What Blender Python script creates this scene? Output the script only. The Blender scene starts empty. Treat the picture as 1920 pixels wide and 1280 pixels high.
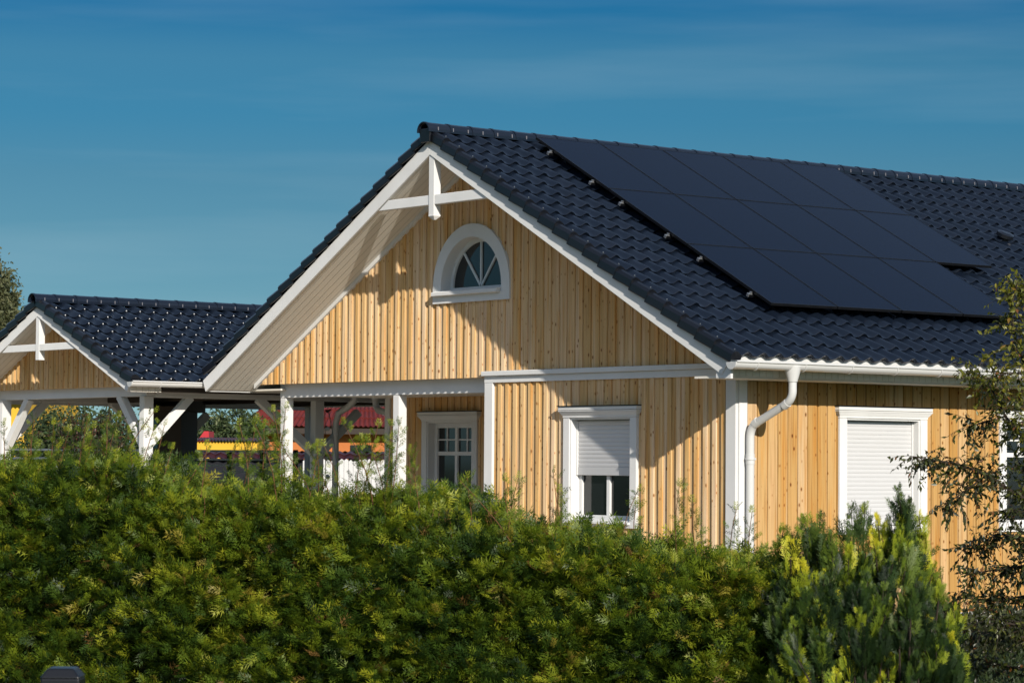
import bpy, math, random
import numpy as np
from mathutils import Vector, Matrix
random.seed(7); rng = np.random.default_rng(7)
SC = bpy.context.scene
COL = SC.collection
rad = math.radians

# ------------------------------------------------------------------ camera
FPX, HZ, YAW, ROLL = 4998.9, 863.76, 0.662305, 0.0074211
CAM = Vector((22.834, -21.130, 2.238))
Fh = Vector((-math.cos(YAW), math.sin(YAW), 0)); Rh = Vector((math.sin(YAW), math.cos(YAW), 0)); Uh = Vector((0, 0, 1))
PITCH = math.atan2(HZ - 640, FPX)
fw = Fh * math.cos(PITCH) + Uh * math.sin(PITCH); up = Uh * math.cos(PITCH) - Fh * math.sin(PITCH)
cr, sr = math.cos(ROLL), math.sin(ROLL)
# a pixel (dx,dy) of the photo looks along Rh*(cr*dx+sr*dy) + fw*f - up*(-sr*dx+cr*dy)
xax = Rh * cr + up * sr
yax = up * cr - Rh * sr
cd = bpy.data.cameras.new('camera'); camera = bpy.data.objects.new('camera', cd); COL.objects.link(camera)
camera.matrix_world = Matrix(((xax.x, yax.x, -fw.x, CAM.x), (xax.y, yax.y, -fw.y, CAM.y), (xax.z, yax.z, -fw.z, CAM.z), (0, 0, 0, 1)))
cd.sensor_width = 36; cd.lens = 36 * FPX / 1920; cd.clip_start = 0.5; cd.clip_end = 3000
cd.dof.use_dof = True; cd.dof.focus_distance = 32.0; cd.dof.aperture_fstop = 10
SC.camera = camera
def at(px, py, d):
    """world point d metres deep that the photo shows at (px,py)"""
    x = px - 960; y = py - 640
    v = Rh * (cr * x + sr * y) + fw * FPX - up * (-sr * x + cr * y)
    return CAM + v * (d / v.dot(Fh))

# ------------------------------------------------------------------ light
SUN = Vector((2.40, -0.80, 1.13)).normalized()
w = bpy.data.worlds.new('World'); SC.world = w; w.use_nodes = True
nt = w.node_tree; nt.nodes.clear()
def N(tree, t, **k):
    n = tree.nodes.new(t)
    for a, b in k.items(): setattr(n, a, b)
    return n
out = N(nt, 'ShaderNodeOutputWorld'); bg = N(nt, 'ShaderNodeBackground'); sky = N(nt, 'ShaderNodeTexSky')
sky.sky_type = 'NISHITA'; sky.sun_disc = False
sky.sun_elevation = math.asin(SUN.z); sky.sun_rotation = math.atan2(SUN.x, SUN.y)
sky.air_density = 1.0; sky.dust_density = 0.4; sky.ozone_density = 3.0
tc = N(nt, 'ShaderNodeTexCoord'); sep = N(nt, 'ShaderNodeSeparateXYZ')
ramp = N(nt, 'ShaderNodeValToRGB')
nt.links.new(tc.outputs['Generated'], sep.inputs[0]); nt.links.new(sep.outputs['Z'], ramp.inputs[0])
e = ramp.color_ramp.elements
e[0].position = 0.0; e[0].color = (0.25, 0.42, 0.60, 1)
e[1].position = 0.5; e[1].color = (1.35, 1.06, 0.88, 1)
for pos_, col_ in ((0.045, (.26, .46, .63, 1)), (0.0825, (.215, .41, .52, 1)), (0.105, (.185, .387, .486, 1)), (0.1275, (.126, .380, .500, 1)), (0.15, (.15, .395, .495, 1)), (0.168, (.06, .325, .480, 1)), (0.30, (.80, .70, .62, 1))):
    m_ = e.new(pos_); m_.color = tuple(c_ / 1.86 for c_ in col_[:3]) + (1,) if pos_ < .2 else col_
mul = N(nt, 'ShaderNodeMix', data_type='RGBA', blend_type='MULTIPLY'); mul.inputs[0].default_value = 1
# thin streaky haze clouds
mp = N(nt, 'ShaderNodeMapping'); mp.inputs['Scale'].default_value = (2.2, 2.2, 26)
nz = N(nt, 'ShaderNodeTexNoise'); nz.inputs['Scale'].default_value = 1.6; nz.inputs['Detail'].default_value = 5
cr2 = N(nt, 'ShaderNodeValToRGB'); cr2.color_ramp.elements[0].position = .46; cr2.color_ramp.elements[0].color = (0, 0, 0, 1)
cr2.color_ramp.elements[1].position = .78; cr2.color_ramp.elements[1].color = (.16, .16, .16, 1)
mixc = N(nt, 'ShaderNodeMix', data_type='RGBA'); mixc.inputs[7].default_value = (2.5, 3.3, 3.7, 1)
L = nt.links.new
L(tc.outputs['Generated'], mp.inputs[0]); L(mp.outputs[0], nz.inputs[0]); L(nz.outputs[0], cr2.inputs[0]); L(cr2.outputs[0], mixc.inputs[0])
L(sky.outputs[0], mul.inputs[6]); L(ramp.outputs[0], mul.inputs[7]); L(mul.outputs[2], mixc.inputs[6]); L(mixc.outputs[2], bg.inputs[0]); L(bg.outputs[0], out.inputs[0])
bg.inputs[1].default_value = 0.15
sl = bpy.data.lights.new('sun', 'SUN'); sl.energy = 4.2; sl.angle = rad(0.5); sl.color = (1.0, 0.93, 0.82)
so = bpy.data.objects.new('sun', sl); COL.objects.link(so); so.rotation_euler = (-SUN).to_track_quat('-Z', 'Y').to_euler(); so.location = (30, -20, 25)
SC.view_settings.view_transform = 'Standard'; SC.view_settings.look = 'None'; SC.view_settings.exposure = 0.3; SC.view_settings.gamma = 1.0
SC.render.engine = 'CYCLES'; SC.cycles.max_bounces = 6; SC.cycles.transparent_max_bounces = 6

# ------------------------------------------------------------------ materials
def mat(name, color, rough=.6, spec=.5, diff_rough=0.0, metal=0.0, bump=None, var=None, coat=0.0):
    m = bpy.data.materials.new(name); m.use_nodes = True
    t = m.node_tree; b = t.nodes['Principled BSDF']
    b.inputs['Base Color'].default_value = (*color, 1); b.inputs['Roughness'].default_value = rough
    b.inputs['Specular IOR Level'].default_value = spec; b.inputs['Metallic'].default_value = metal
    b.inputs['Diffuse Roughness'].default_value = diff_rough; b.inputs['Coat Weight'].default_value = coat
    tcn = t.nodes.new('ShaderNodeTexCoord')
    if var:                                  # (scale xyz, amount)
        mpn = t.nodes.new('ShaderNodeMapping'); mpn.inputs['Scale'].default_value = var[0]
        n = t.nodes.new('ShaderNodeTexNoise'); n.inputs['Scale'].default_value = 1; n.inputs['Detail'].default_value = 6
        mx = t.nodes.new('ShaderNodeMix'); mx.data_type = 'RGBA'
        mx.inputs[6].default_value = (*[c * (1 - var[1]) for c in color], 1); mx.inputs[7].default_value = (*[min(1, c * (1 + var[1])) for c in color], 1)
        t.links.new(tcn.outputs['Object'], mpn.inputs[0]); t.links.new(mpn.outputs[0], n.inputs[0]); t.links.new(n.outputs[0], mx.inputs[0]); t.links.new(mx.outputs[2], b.inputs['Base Color'])
    if bump:                                 # (scale xyz, strength, distance)
        mpn = t.nodes.new('ShaderNodeMapping'); mpn.inputs['Scale'].default_value = bump[0]
        n = t.nodes.new('ShaderNodeTexNoise'); n.inputs['Scale'].default_value = 1; n.inputs['Detail'].default_value = 5
        bn = t.nodes.new('ShaderNodeBump'); bn.inputs['Strength'].default_value = bump[1]; bn.inputs['Distance'].default_value = bump[2]
        t.links.new(tcn.outputs['Object'], mpn.inputs[0]); t.links.new(mpn.outputs[0], n.inputs[0]); t.links.new(n.outputs[0], bn.inputs['Height']); t.links.new(bn.outputs[0], b.inputs['Normal'])
    return m
def ramp_node(t, stops):
    r = t.nodes.new('ShaderNodeValToRGB'); el = r.color_ramp.elements
    el[0].position, el[0].color = stops[0][0], (*stops[0][1], 1); el[1].position, el[1].color = stops[-1][0], (*stops[-1][1], 1)
    for p, c in stops[1:-1]:
        q = el.new(p); q.color = (*c, 1)
    return r
def wood_mat(name, c1, c2, c3):
    """unpainted larch boards: per-board tint in the 'tint' attribute, grain along z, knots"""
    m = bpy.data.materials.new(name); m.use_nodes = True; t = m.node_tree; b = t.nodes['Principled BSDF']; lk = t.links.new
    a = t.nodes.new('ShaderNodeAttribute'); a.attribute_name = 'tint'
    tcn = t.nodes.new('ShaderNodeTexCoord')
    sc = t.nodes.new('ShaderNodeVectorMath'); sc.operation = 'SCALE'; sc.inputs['Scale'].default_value = 37.0; lk(a.outputs['Color'], sc.inputs[0])
    ad = t.nodes.new('ShaderNodeVectorMath'); ad.operation = 'ADD'; lk(tcn.outputs['Object'], ad.inputs[0]); lk(sc.outputs[0], ad.inputs[1])
    sp = t.nodes.new('ShaderNodeSeparateColor'); lk(a.outputs['Color'], sp.inputs[0])
    base = ramp_node(t, [(0, c1), (.5, c2), (1, c3)]); lk(sp.outputs[0], base.inputs[0])
    # grain
    mp1 = t.nodes.new('ShaderNodeMapping'); mp1.inputs['Scale'].default_value = (42, 42, 1.2); lk(ad.outputs[0], mp1.inputs[0])
    n1 = t.nodes.new('ShaderNodeTexNoise'); n1.inputs['Scale'].default_value = 1; n1.inputs['Detail'].default_value = 4; lk(mp1.outputs[0], n1.inputs[0])
    g = ramp_node(t, [(.3, (.72, .60, .48)), (.52, (1.0, 1.0, 1.0)), (.8, (1.10, 1.07, 1.02))]); lk(n1.outputs[0], g.inputs[0])
    mx = t.nodes.new('ShaderNodeMix'); mx.data_type = 'RGBA'; mx.blend_type = 'MULTIPLY'; mx.inputs[0].default_value = .85; lk(base.outputs[0], mx.inputs[6]); lk(g.outputs[0], mx.inputs[7])
    # long blotches (sap and heart wood)
    mp2 = t.nodes.new('ShaderNodeMapping'); mp2.inputs['Scale'].default_value = (9, 9, .8); lk(ad.outputs[0], mp2.inputs[0])
    n2 = t.nodes.new('ShaderNodeTexNoise'); n2.inputs['Scale'].default_value = 1; n2.inputs['Detail'].default_value = 3; lk(mp2.outputs[0], n2.inputs[0])
    g2 = ramp_node(t, [(.32, (1.02, .80, .48)), (.5, (1, 1, 1)), (.7, (1.08, 1.04, 1.12))]); lk(n2.outputs[0], g2.inputs[0])
    mx2 = t.nodes.new('ShaderNodeMix'); mx2.data_type = 'RGBA'; mx2.blend_type = 'MULTIPLY'; mx2.inputs[0].default_value = .8; lk(mx.outputs[2], mx2.inputs[6]); lk(g2.outputs[0], mx2.inputs[7])
    # knots
    mp3 = t.nodes.new('ShaderNodeMapping'); mp3.inputs['Scale'].default_value = (13, 13, 7.5); lk(ad.outputs[0], mp3.inputs[0])
    v = t.nodes.new('ShaderNodeTexVoronoi'); v.inputs['Scale'].default_value = 1; lk(mp3.outputs[0], v.inputs[0])
    vs = t.nodes.new('ShaderNodeSeparateColor'); lk(v.outputs['Color'], vs.inputs[0])
    vd = t.nodes.new('ShaderNodeMapRange'); vd.inputs[1].default_value = .22; vd.inputs[2].default_value = 1; vd.inputs[3].default_value = .9; vd.inputs[4].default_value = -.02; lk(vs.outputs[0], vd.inputs[0])
    va = t.nodes.new('ShaderNodeMath'); va.operation = 'MULTIPLY_ADD'; va.inputs[1].default_value = .09; lk(vd.outputs[0], va.inputs[0]); lk(v.outputs['Distance'], va.inputs[2])
    k = ramp_node(t, [(.08, (.14, .06, .025)), (.15, (.58, .38, .20)), (.25, (1, 1, 1))]); lk(va.outputs[0], k.inputs[0])
    mx3 = t.nodes.new('ShaderNodeMix'); mx3.data_type = 'RGBA'; mx3.blend_type = 'MULTIPLY'; mx3.inputs[0].default_value = .9; lk(mx2.outputs[2], mx3.inputs[6]); lk(k.outputs[0], mx3.inputs[7])
    lk(mx3.outputs[2], b.inputs['Base Color'])
    b.inputs['Roughness'].default_value = .75; b.inputs['Specular IOR Level'].default_value = .25; b.inputs['Diffuse Roughness'].default_value = 1.0
    bn = t.nodes.new('ShaderNodeBump'); bn.inputs['Strength'].default_value = .25; bn.inputs['Distance'].default_value = .003; lk(n1.outputs[0], bn.inputs['Height']); lk(bn.outputs[0], b.inputs['Normal'])
    return m
def leaf_mat(name, stops, rough=.55, trans=.3, spec=.35):
    """leaf colour picked by the 'tint' attribute given to every spray"""
    m = bpy.data.materials.new(name); m.use_nodes = True; t = m.node_tree; b = t.nodes['Principled BSDF']; lk = t.links.new
    a = t.nodes.new('ShaderNodeAttribute'); a.attribute_name = 'tint'; sp = t.nodes.new('ShaderNodeSeparateColor'); lk(a.outputs['Color'], sp.inputs[0])
    r = ramp_node(t, stops); lk(sp.outputs[0], r.inputs[0]); lk(r.outputs[0], b.inputs['Base Color'])
    b.inputs['Roughness'].default_value = rough; b.inputs['Specular IOR Level'].default_value = spec
    tr = t.nodes.new('ShaderNodeBsdfTranslucent'); hs = t.nodes.new('ShaderNodeHueSaturation'); hs.inputs['Value'].default_value = 1.25; hs.inputs['Saturation'].default_value = 1.1
    lk(r.outputs[0], hs.inputs['Color']); lk(hs.outputs[0], tr.inputs['Color'])
    mx = t.nodes.new('ShaderNodeMixShader'); mx.inputs[0].default_value = trans
    lk(b.outputs[0], mx.inputs[1]); lk(tr.outputs[0], mx.inputs[2]); lk(mx.outputs[0], t.nodes['Material Output'].inputs['Surface'])
    return m
def tile_mat(name, c, rough=.38, spec=.5):
    m = mat(name, c, rough, spec, bump=((60, 60, 60), .12, .004))
    t = m.node_tree; b = t.nodes['Principled BSDF']; lk = t.links.new
    a = t.nodes.new('ShaderNodeAttribute'); a.attribute_name = 'tint'; sp = t.nodes.new('ShaderNodeSeparateColor'); lk(a.outputs['Color'], sp.inputs[0])
    r = ramp_node(t, [(0, tuple(x * .85 for x in c)), (.5, c), (1, (c[0] * 1.25, c[1] * 1.15, c[2] * 1.1))]); lk(sp.outputs[0], r.inputs[0]); lk(r.outputs[0], b.inputs['Base Color'])
    mr = t.nodes.new('ShaderNodeMapRange'); mr.inputs[3].default_value = rough - .08; mr.inputs[4].default_value = rough + .12; mr.inputs[3].default_value = rough - .04; mr.inputs[4].default_value = rough + .05; lk(sp.outputs[1], mr.inputs[0]); lk(mr.outputs[0], b.inputs['Roughness'])
    return m
M = {}
M['wood'] = wood_mat('golden_larch_boards', (.43, .25, .075), (.51, .33, .130), (.56, .41, .24))
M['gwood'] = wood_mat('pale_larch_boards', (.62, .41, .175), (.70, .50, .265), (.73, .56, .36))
M['white'] = mat('white_paint', (.68, .68, .675), .5, .4, .7, var=((3, 3, 3), .09), bump=((20, 20, 20), .05, .003))
M['soffit'] = mat('soffit_paint', (.74, .70, .63), .6, .3, .5)
M['pvc'] = mat('white_pvc', (.60, .60, .59), .28, .5)
M['shutter'] = mat('white_shutter', (.56, .56, .565), .42, .4)
M['tile'] = tile_mat('blue_black_tile', (.0056, .0098, .0190), .30)
M['verge'] = tile_mat('black_verge_tile', (.0055, .007, .011), .35)
M['glass'] = mat('dark_pane', (.016, .020, .022), .06, .8)
M['panel'] = mat('solar_glass', (.0008, .0038, .0135), .15, .03, var=((2, 2, 2), .12))
M['pframe'] = mat('black_aluminium', (.004, .0045, .006), .4, .3)
M['alu'] = mat('bare_aluminium', (.55, .56, .57), .35, .5, metal=.9)
M['concrete'] = mat('plinth_render', (.22, .21, .20), .9, .2, var=((6, 6, 6), .2), bump=((30, 30, 30), .4, .01))
M['darkwood'] = mat('dark_roof_boards', (.05, .04, .033), .8, .2)
M['curtain'] = mat('curtain', (.5, .5, .45), .9, .1)
M['clip'] = mat('glint_bulb_white', (.65, .67, .7), .25, .6)  # white for the modelled sun glints on the carport tiles, and for the bulbs
def cells(m):
    t = m.node_tree; b = t.nodes['Principled BSDF']; lk = t.links.new
    tcn = t.nodes.new('ShaderNodeTexCoord'); sp = t.nodes.new('ShaderNodeSeparateXYZ'); lk(tcn.outputs['Object'], sp.inputs[0]); last = None
    for ax, pitch, wd in ((0, .0925, .0035), (1, .182, .003)):
        mo = t.nodes.new('ShaderNodeMath'); mo.operation = 'PINGPONG'; mo.inputs[1].default_value = pitch / 2; lk(sp.outputs[ax], mo.inputs[0])
        lt = t.nodes.new('ShaderNodeMath'); lt.operation = 'LESS_THAN'; lt.inputs[1].default_value = wd; lk(mo.outputs[0], lt.inputs[0])
        if last is None: last = lt
        else:
            mx_ = t.nodes.new('ShaderNodeMath'); mx_.operation = 'MAXIMUM'; lk(last.outputs[0], mx_.inputs[0]); lk(lt.outputs[0], mx_.inputs[1]); last = mx_
    src = b.inputs['Base Color'].links[0].from_socket
    mix = t.nodes.new('ShaderNodeMix'); mix.data_type = 'RGBA'; mix.inputs[7].default_value = (.0030, .0066, .017, 1); lk(last.outputs[0], mix.inputs[0]); lk(src, mix.inputs[6]); lk(mix.outputs[2], b.inputs['Base Color'])
cells(M['panel'])
# soffit grooves
def grooves(m, axis, pitch):
    t = m.node_tree; b = t.nodes['Principled BSDF']; lk = t.links.new
    tcn = t.nodes.new('ShaderNodeTexCoord'); sp = t.nodes.new('ShaderNodeSeparateXYZ'); lk(tcn.outputs['Object'], sp.inputs[0])
    mo = t.nodes.new('ShaderNodeMath'); mo.operation = 'PINGPONG'; mo.inputs[1].default_value = pitch / 2; lk(sp.outputs[axis], mo.inputs[0])
    lt = t.nodes.new('ShaderNodeMapRange'); lt.inputs[1].default_value = 0; lt.inputs[2].default_value = .006; lk(mo.outputs[0], lt.inputs[0])
    bn = t.nodes.new('ShaderNodeBump'); bn.inputs['Strength'].default_value = 1; bn.inputs['Distance'].default_value = .006; lk(lt.outputs[0], bn.inputs['Height']); lk(bn.outputs[0], b.inputs['Normal'])
    rr = ramp_node(t, [(0, (.53, .48, .41)), (1, tuple(b.inputs['Base Color'].default_value)[:3])]); lk(lt.outputs[0], rr.inputs[0]); lk(rr.outputs[0], b.inputs['Base Color'])
grooves(M['soffit'], 1, .105)

# ------------------------------------------------------------------ mesh helpers
def link(o, parent=None, **props):
    COL.objects.link(o)
    if parent is not None: o.parent = parent
    for k, v in props.items(): o[k] = v
    return o
def thing(name, label, category, loc=(0, 0, 0), group=None):
    o = bpy.data.objects.new(name, None); o.location = loc; o.empty_display_size = .3
    link(o); o['label'] = label; o['category'] = category
    if group: o['group'] = group
    return o
def worldloc(p):
    v = Vector((0, 0, 0))
    while p is not None: v += p.location; p = p.parent
    return v
class MB:
    def __init__(s): s.v = []; s.f = []; s.t = []
    def face(s, pts, tint=None):
        i = len(s.v); s.v += [tuple(p) for p in pts]; s.f.append(tuple(range(i, i + len(pts)))); s.t.append(tint)
    def hexa(s, c, tint=None):            # 8 corners: bottom 4 ccw, top 4
        i = len(s.v); s.v += [tuple(p) for p in c]
        for q in ((0, 3, 2, 1), (4, 5, 6, 7), (0, 1, 5, 4), (1, 2, 6, 5), (2, 3, 7, 6), (3, 0, 4, 7)):
            s.f.append(tuple(i + k for k in q)); s.t.append(tint)
    def box(s, x0, x1, y0, y1, z0, z1, tint=None, mp=None):
        c = [(x0, y0, z0), (x1, y0, z0), (x1, y1, z0), (x0, y1, z0), (x0, y0, z1), (x1, y0, z1), (x1, y1, z1), (x0, y1, z1)]
        if mp: c = [mp(*p) for p in c]
        s.hexa(c, tint)
    def prism(s, poly, a, b, mp=None, tint=None):
        """poly in (u,v), extruded along n from a to b; mp(u,v,n)->point"""
        n = len(poly); A = [mp(u, v, a) for u, v in poly]; B = [mp(u, v, b) for u, v in poly]; i = len(s.v); s.v += [tuple(p) for p in A + B]
        s.f.append(tuple(range(i, i + n))); s.t.append(tint); s.f.append(tuple(range(i + 2 * n - 1, i + n - 1, -1))); s.t.append(tint)
        for k in range(n):
            j = (k + 1) % n; s.f.append((i + k, i + n + k, i + n + j, i + j)); s.t.append(tint)
    def tube(s, pts, r, seg=10, caps=True, tint=None):
        pts = [Vector(p) for p in pts]; rs = r if isinstance(r, (list, tuple)) else [r] * len(pts); rings = []
        pu = None
        for k, p in enumerate(pts):
            d = (pts[min(k + 1, len(pts) - 1)] - pts[max(k - 1, 0)])
            if d.length < 1e-9: d = Vector((0, 0, 1))
            d.normalize()
            if pu is None:
                a = Vector((0, 0, 1)) if abs(d.z) < .9 else Vector((1, 0, 0)); u = d.cross(a).normalized()
            else:
                u = (pu - d * pu.dot(d)).normalized()
            pu = u; v = d.cross(u); i = len(s.v)
            for j in range(seg):
                an = 2 * math.pi * j / seg; s.v.append(tuple(p + (u * math.cos(an) + v * math.sin(an)) * rs[k]))
            rings.append(i)
        for a, b in zip(rings, rings[1:]):
            for j in range(seg):
                s.f.append((a + j, a + (j + 1) % seg, b + (j + 1) % seg, b + j)); s.t.append(tint)
        if caps:
            s.f.append(tuple(rings[0] + j for j in range(seg - 1, -1, -1))); s.t.append(tint)
            s.f.append(tuple(rings[-1] + j for j in range(seg))); s.t.append(tint)
    def beam(s, p, q, w, h, side, tint=None):
        """rectangular bar from p to q, width w along 'side', height h across"""
        p = Vector(p); q = Vector(q); d = (q - p).normalized(); a = Vector(side); a = (a - d * a.dot(d)).normalized(); b = d.cross(a)
        c = []
        for o in (p, q):
            for su, sv in ((-1, -1), (1, -1), (1, 1), (-1, 1)): c.append(o + a * su * w / 2 + b * sv * h / 2)
        s.hexa(c, tint)
    def build(s, name, m, parent=None, smooth=False, bevel=0, **props):
        me = bpy.data.meshes.new(name); off = worldloc(parent)
        me.from_pydata([(x - off.x, y - off.y, z - off.z) for x, y, z in s.v], [], s.f); me.materials.append(m)
        if any(t is not None for t in s.t):
            at_ = me.attributes.new('tint', 'FLOAT_COLOR', 'FACE'); arr = np.ones((len(s.f), 4), dtype=np.float32)
            for i, t in enumerate(s.t): arr[i, :3] = t if t is not None else (.5, .5, .5)
            at_.data.foreach_set('color', arr.ravel())
        if smooth: me.polygons.foreach_set('use_smooth', [True] * len(me.polygons))
        me.update()
        import bmesh
        b_ = bmesh.new(); b_.from_mesh(me); bmesh.ops.recalc_face_normals(b_, faces=b_.faces); b_.to_mesh(me); b_.free()
        o = bpy.data.objects.new(name, me)
        if bevel:
            md = o.modifiers.new('bevel', 'BEVEL'); md.width = bevel; md.segments = 2; md.limit_method = 'ANGLE'; md.angle_limit = rad(40)
        return link(o, parent, **props)
def fast_mesh(name, V, Fq, m, parent=None, tint=None, smooth=False, **props):
    """numpy quads/tris; V (n,3) world, Fq (m,k)"""
    off = worldloc(parent); V = np.asarray(V, dtype=np.float32) - np.array(off, dtype=np.float32); Fq = np.asarray(Fq, dtype=np.int32); k = Fq.shape[1]
    me = bpy.data.meshes.new(name); me.vertices.add(len(V)); me.vertices.foreach_set('co', V.ravel())
    me.loops.add(Fq.size); me.loops.foreach_set('vertex_index', Fq.ravel()); me.polygons.add(len(Fq))
    me.polygons.foreach_set('loop_start', np.arange(0, Fq.size, k, dtype=np.int32)); me.polygons.foreach_set('loop_total', np.full(len(Fq), k, dtype=np.int32))
    if smooth: me.polygons.foreach_set('use_smooth', np.ones(len(Fq), dtype=bool))
    if tint is not None:
        a = me.attributes.new('tint', 'FLOAT_COLOR', 'POINT'); c = np.ones((len(V), 4), dtype=np.float32); c[:, :tint.shape[1]] = tint; a.data.foreach_set('color', c.ravel())
    me.materials.append(m); me.update(calc_edges=True); me.validate()
    o = bpy.data.objects.new(name, me); return link(o, parent, **props)
def scatter(protos, P, X, Y, S, tint):
    """place leaf prototypes: P pos, X growth axis, Y normal hint, S size -> V,F,T"""
    X = X / (np.linalg.norm(X, axis=1, keepdims=True) + 1e-9); Z = Y - X * (X * Y).sum(1, keepdims=True); Z /= np.linalg.norm(Z, axis=1, keepdims=True) + 1e-9; W = np.cross(Z, X)
    which = rng.integers(0, len(protos), len(P)); Vs = []; Fs = []; Ts = []; base = 0
    for k, (pv, pf) in enumerate(protos):
        i = np.where(which == k)[0]
        if len(i) == 0: continue
        v = (P[i, None, :] + S[i, None, None] * (pv[None, :, 0:1] * X[i, None, :] + pv[None, :, 1:2] * W[i, None, :] + pv[None, :, 2:3] * Z[i, None, :]))
        n = len(pv); Vs.append(v.reshape(-1, 3)); Fs.append((pf[None] + (np.arange(len(i)) * n)[:, None, None] + base).reshape(-1, pf.shape[1]))
        tt = np.repeat(tint[i][:, None, :], n, axis=1); Ts.append(tt.reshape(-1, tint.shape[1])); base += n * len(i)
    return np.concatenate(Vs), np.concatenate(Fs), np.concatenate(Ts)

# ------------------------------------------------------------------ ground
GZ = 0.0
def sheet(name, x0, x1, y0, y1, z, m, n=1, **props):
    mb = MB(); mb.face([(x0, y0, z), (x1, y0, z), (x1, y1, z), (x0, y1, z)]); return mb.build(name, m, None, **props)
grass_m = mat('lawn', (.05, .075, .02), .9, .2, var=((1.5, 1.5, 1.5), .45), bump=((40, 40, 40), .8, .03))
sheet('ground', -900, 600, -600, 900, 0, grass_m, kind='structure')
sheet('bounce_sheet', -22, 1.6, -9.5, -.05, .006, mat('sandy_bounce', (.46, .37, .27), .95, .2, var=((30, 30, 30), .5), bump=((60, 60, 60), 1, .02)), kind='structure')  # unseen pale sheet, added to bounce warm light onto the gable

# ------------------------------------------------------------------ the house
house = thing('wooden_house', 'larch clad bungalow with white trim and wide gable, its tiled roof carrying the solar panels', 'house')
APX = -5.075; SR = .529; SL = .5455; ZT = 6.408; ZB = 6.205       # barge board top and bottom line at the apex
YB = -.75; YE = 13.0
XR, XL = .67, -10.60
aR = math.atan(SR); aL = math.atan(SL)
def soffit_z(x): return ZB - SR * (x - APX) if x > APX else ZB + SL * (x - APX)
Gm = lambda y0: (lambda u, v, n: (u, y0 - n, v))       # gable-facing surfaces: u=+x, v=z, n outwards (-y)
Em = lambda x0: (lambda u, v, n: (x0 + n, u, v))       # eave wall: u=+y, n=+x
def boards(u0, u1, v0, top, openings, mp, pitch=.1585, raised=.07, d0=-.08, start=None):
    mb = MB(); cuts = []
    u = u0 if start is None else start
    segs = []
    while u < u1:
        for a, b, n in ((u, u + pitch - raised, 0.0), (u + pitch - raised, u + pitch, .018)):
            a = max(a, u0); b = min(b, u1)
            if b - a > .004: segs.append((a, b, n))
        u += pitch
    for a, b, n in segs:
        tint = (random.random(), random.random(), random.random())
        xs = sorted({a, b} | {o[0] for o in openings if a < o[0] < b} | {o[1] for o in openings if a < o[1] < b})
        for p, q in zip(xs, xs[1:]):
            m_ = (p + q) / 2; op = sorted([(o[2], o[3]) for o in openings if o[0] < m_ < o[1]]); z = v0
            tp = (top(p), top(q))
            for lo, hi in op + [(99, 99)]:
                l1, l2 = min(lo, tp[0]), min(lo, tp[1])
                if max(l1, l2) > z + .002:
                    l1 = max(l1, z + .0005); l2 = max(l2, z + .0005)
                    e = .0006
                    mb.hexa([mp(p + e, z, n), mp(q - e, z, n), mp(q - e, z, d0), mp(p + e, z, d0), mp(p + e, l1, n), mp(q - e, l2, n), mp(q - e, l2, d0), mp(p + e, l1, d0)], tint)
                z = hi
                if z > max(tp): break
    return mb
gtop = lambda x: soffit_z(x) + .02
# fanlight opening as stepped columns hidden behind its casing
AC, AR_, AV = -5.11, .70, 4.52
arch = []
for k in range(20):
    a = AC - AR_ + 2 * AR_ * k / 20; b = a + 2 * AR_ / 20; h = math.sqrt(max(0, .775 ** 2 - max(abs(a - AC), abs(b - AC)) ** 2)); arch.append((a, b, 4.44, AV + h))
G0 = Gm(0.0)
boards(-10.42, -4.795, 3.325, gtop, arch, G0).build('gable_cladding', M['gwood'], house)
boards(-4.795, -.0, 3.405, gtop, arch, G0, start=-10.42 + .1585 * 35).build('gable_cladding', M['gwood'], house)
W1 = (-3.03, -1.865, 1.50, 2.78)
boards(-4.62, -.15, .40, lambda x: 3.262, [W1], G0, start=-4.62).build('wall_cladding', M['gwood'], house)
W2 = (1.755, 3.03, 1.46, 2.78); W3 = (4.60, 6.05, 1.46, 2.78); W4 = (8.4, 9.6, 1.46, 2.78)
E0 = Em(0.0)
boards(.13, YE - .2, .40, lambda x: 3.25, [W2, W3, W4], E0, pitch=.163, raised=.136).build('wall_cladding', M['wood'], house)
# walls behind the cladding: plain cores, back and far side
mb = MB()
mb.box(-9.73, -.0, YE - .45, YE - .3, .35, 3.3); mb.box(-9.73, -9.6, 2.0, YE - .45, .35, 3.3); mb.build('wall', M['darkwood'], house)
mb = MB(); mb.box(-9.66, -.03, 2.05, YE - .3, .02, .37); mb.box(-4.75, -.03, .03, 2.05, .02, .37); mb.build('foundation', M['concrete'], house)
mb = MB(); mb.box(-.03, .0, .0, YE - .3, .0, .38); mb.build('foundation', M['concrete'], house)
mb = MB(); mb.box(-9.9, -4.8, .0, 2.0, .03, .36); mb.build('porch_floor', M['concrete'], house)
# drip board under cladding on the eave side
mb = MB(); mb.box(.002, .045, .02, YE - .3, .375, .40); mb.box(-4.79, .0, -.04, -.002, .375, .40); mb.build('drip_board', M['white'], house)
# porch back wall and side wall
WD = (-8.66, -7.57, 1.62, 2.80)
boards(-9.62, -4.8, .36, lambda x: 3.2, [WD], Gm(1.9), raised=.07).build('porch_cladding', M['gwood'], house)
mb = MB(); mb.box(-9.74, -9.615, 1.87, 2.0, .36, 3.2); mb.build('corner_board', M['white'], house, bevel=.004)
mb = MB(); mb.box(-4.80, -4.76, .03, 1.88, .36, 3.2, tint=(.4, .4, .4)); mb.build('porch_side_wall', M['wood'], house)
mb = MB(); mb.box(-9.85, -4.8, .27, 1.92, 3.16, 3.2); mb.build('porch_ceiling', M['soffit'], house)
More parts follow.
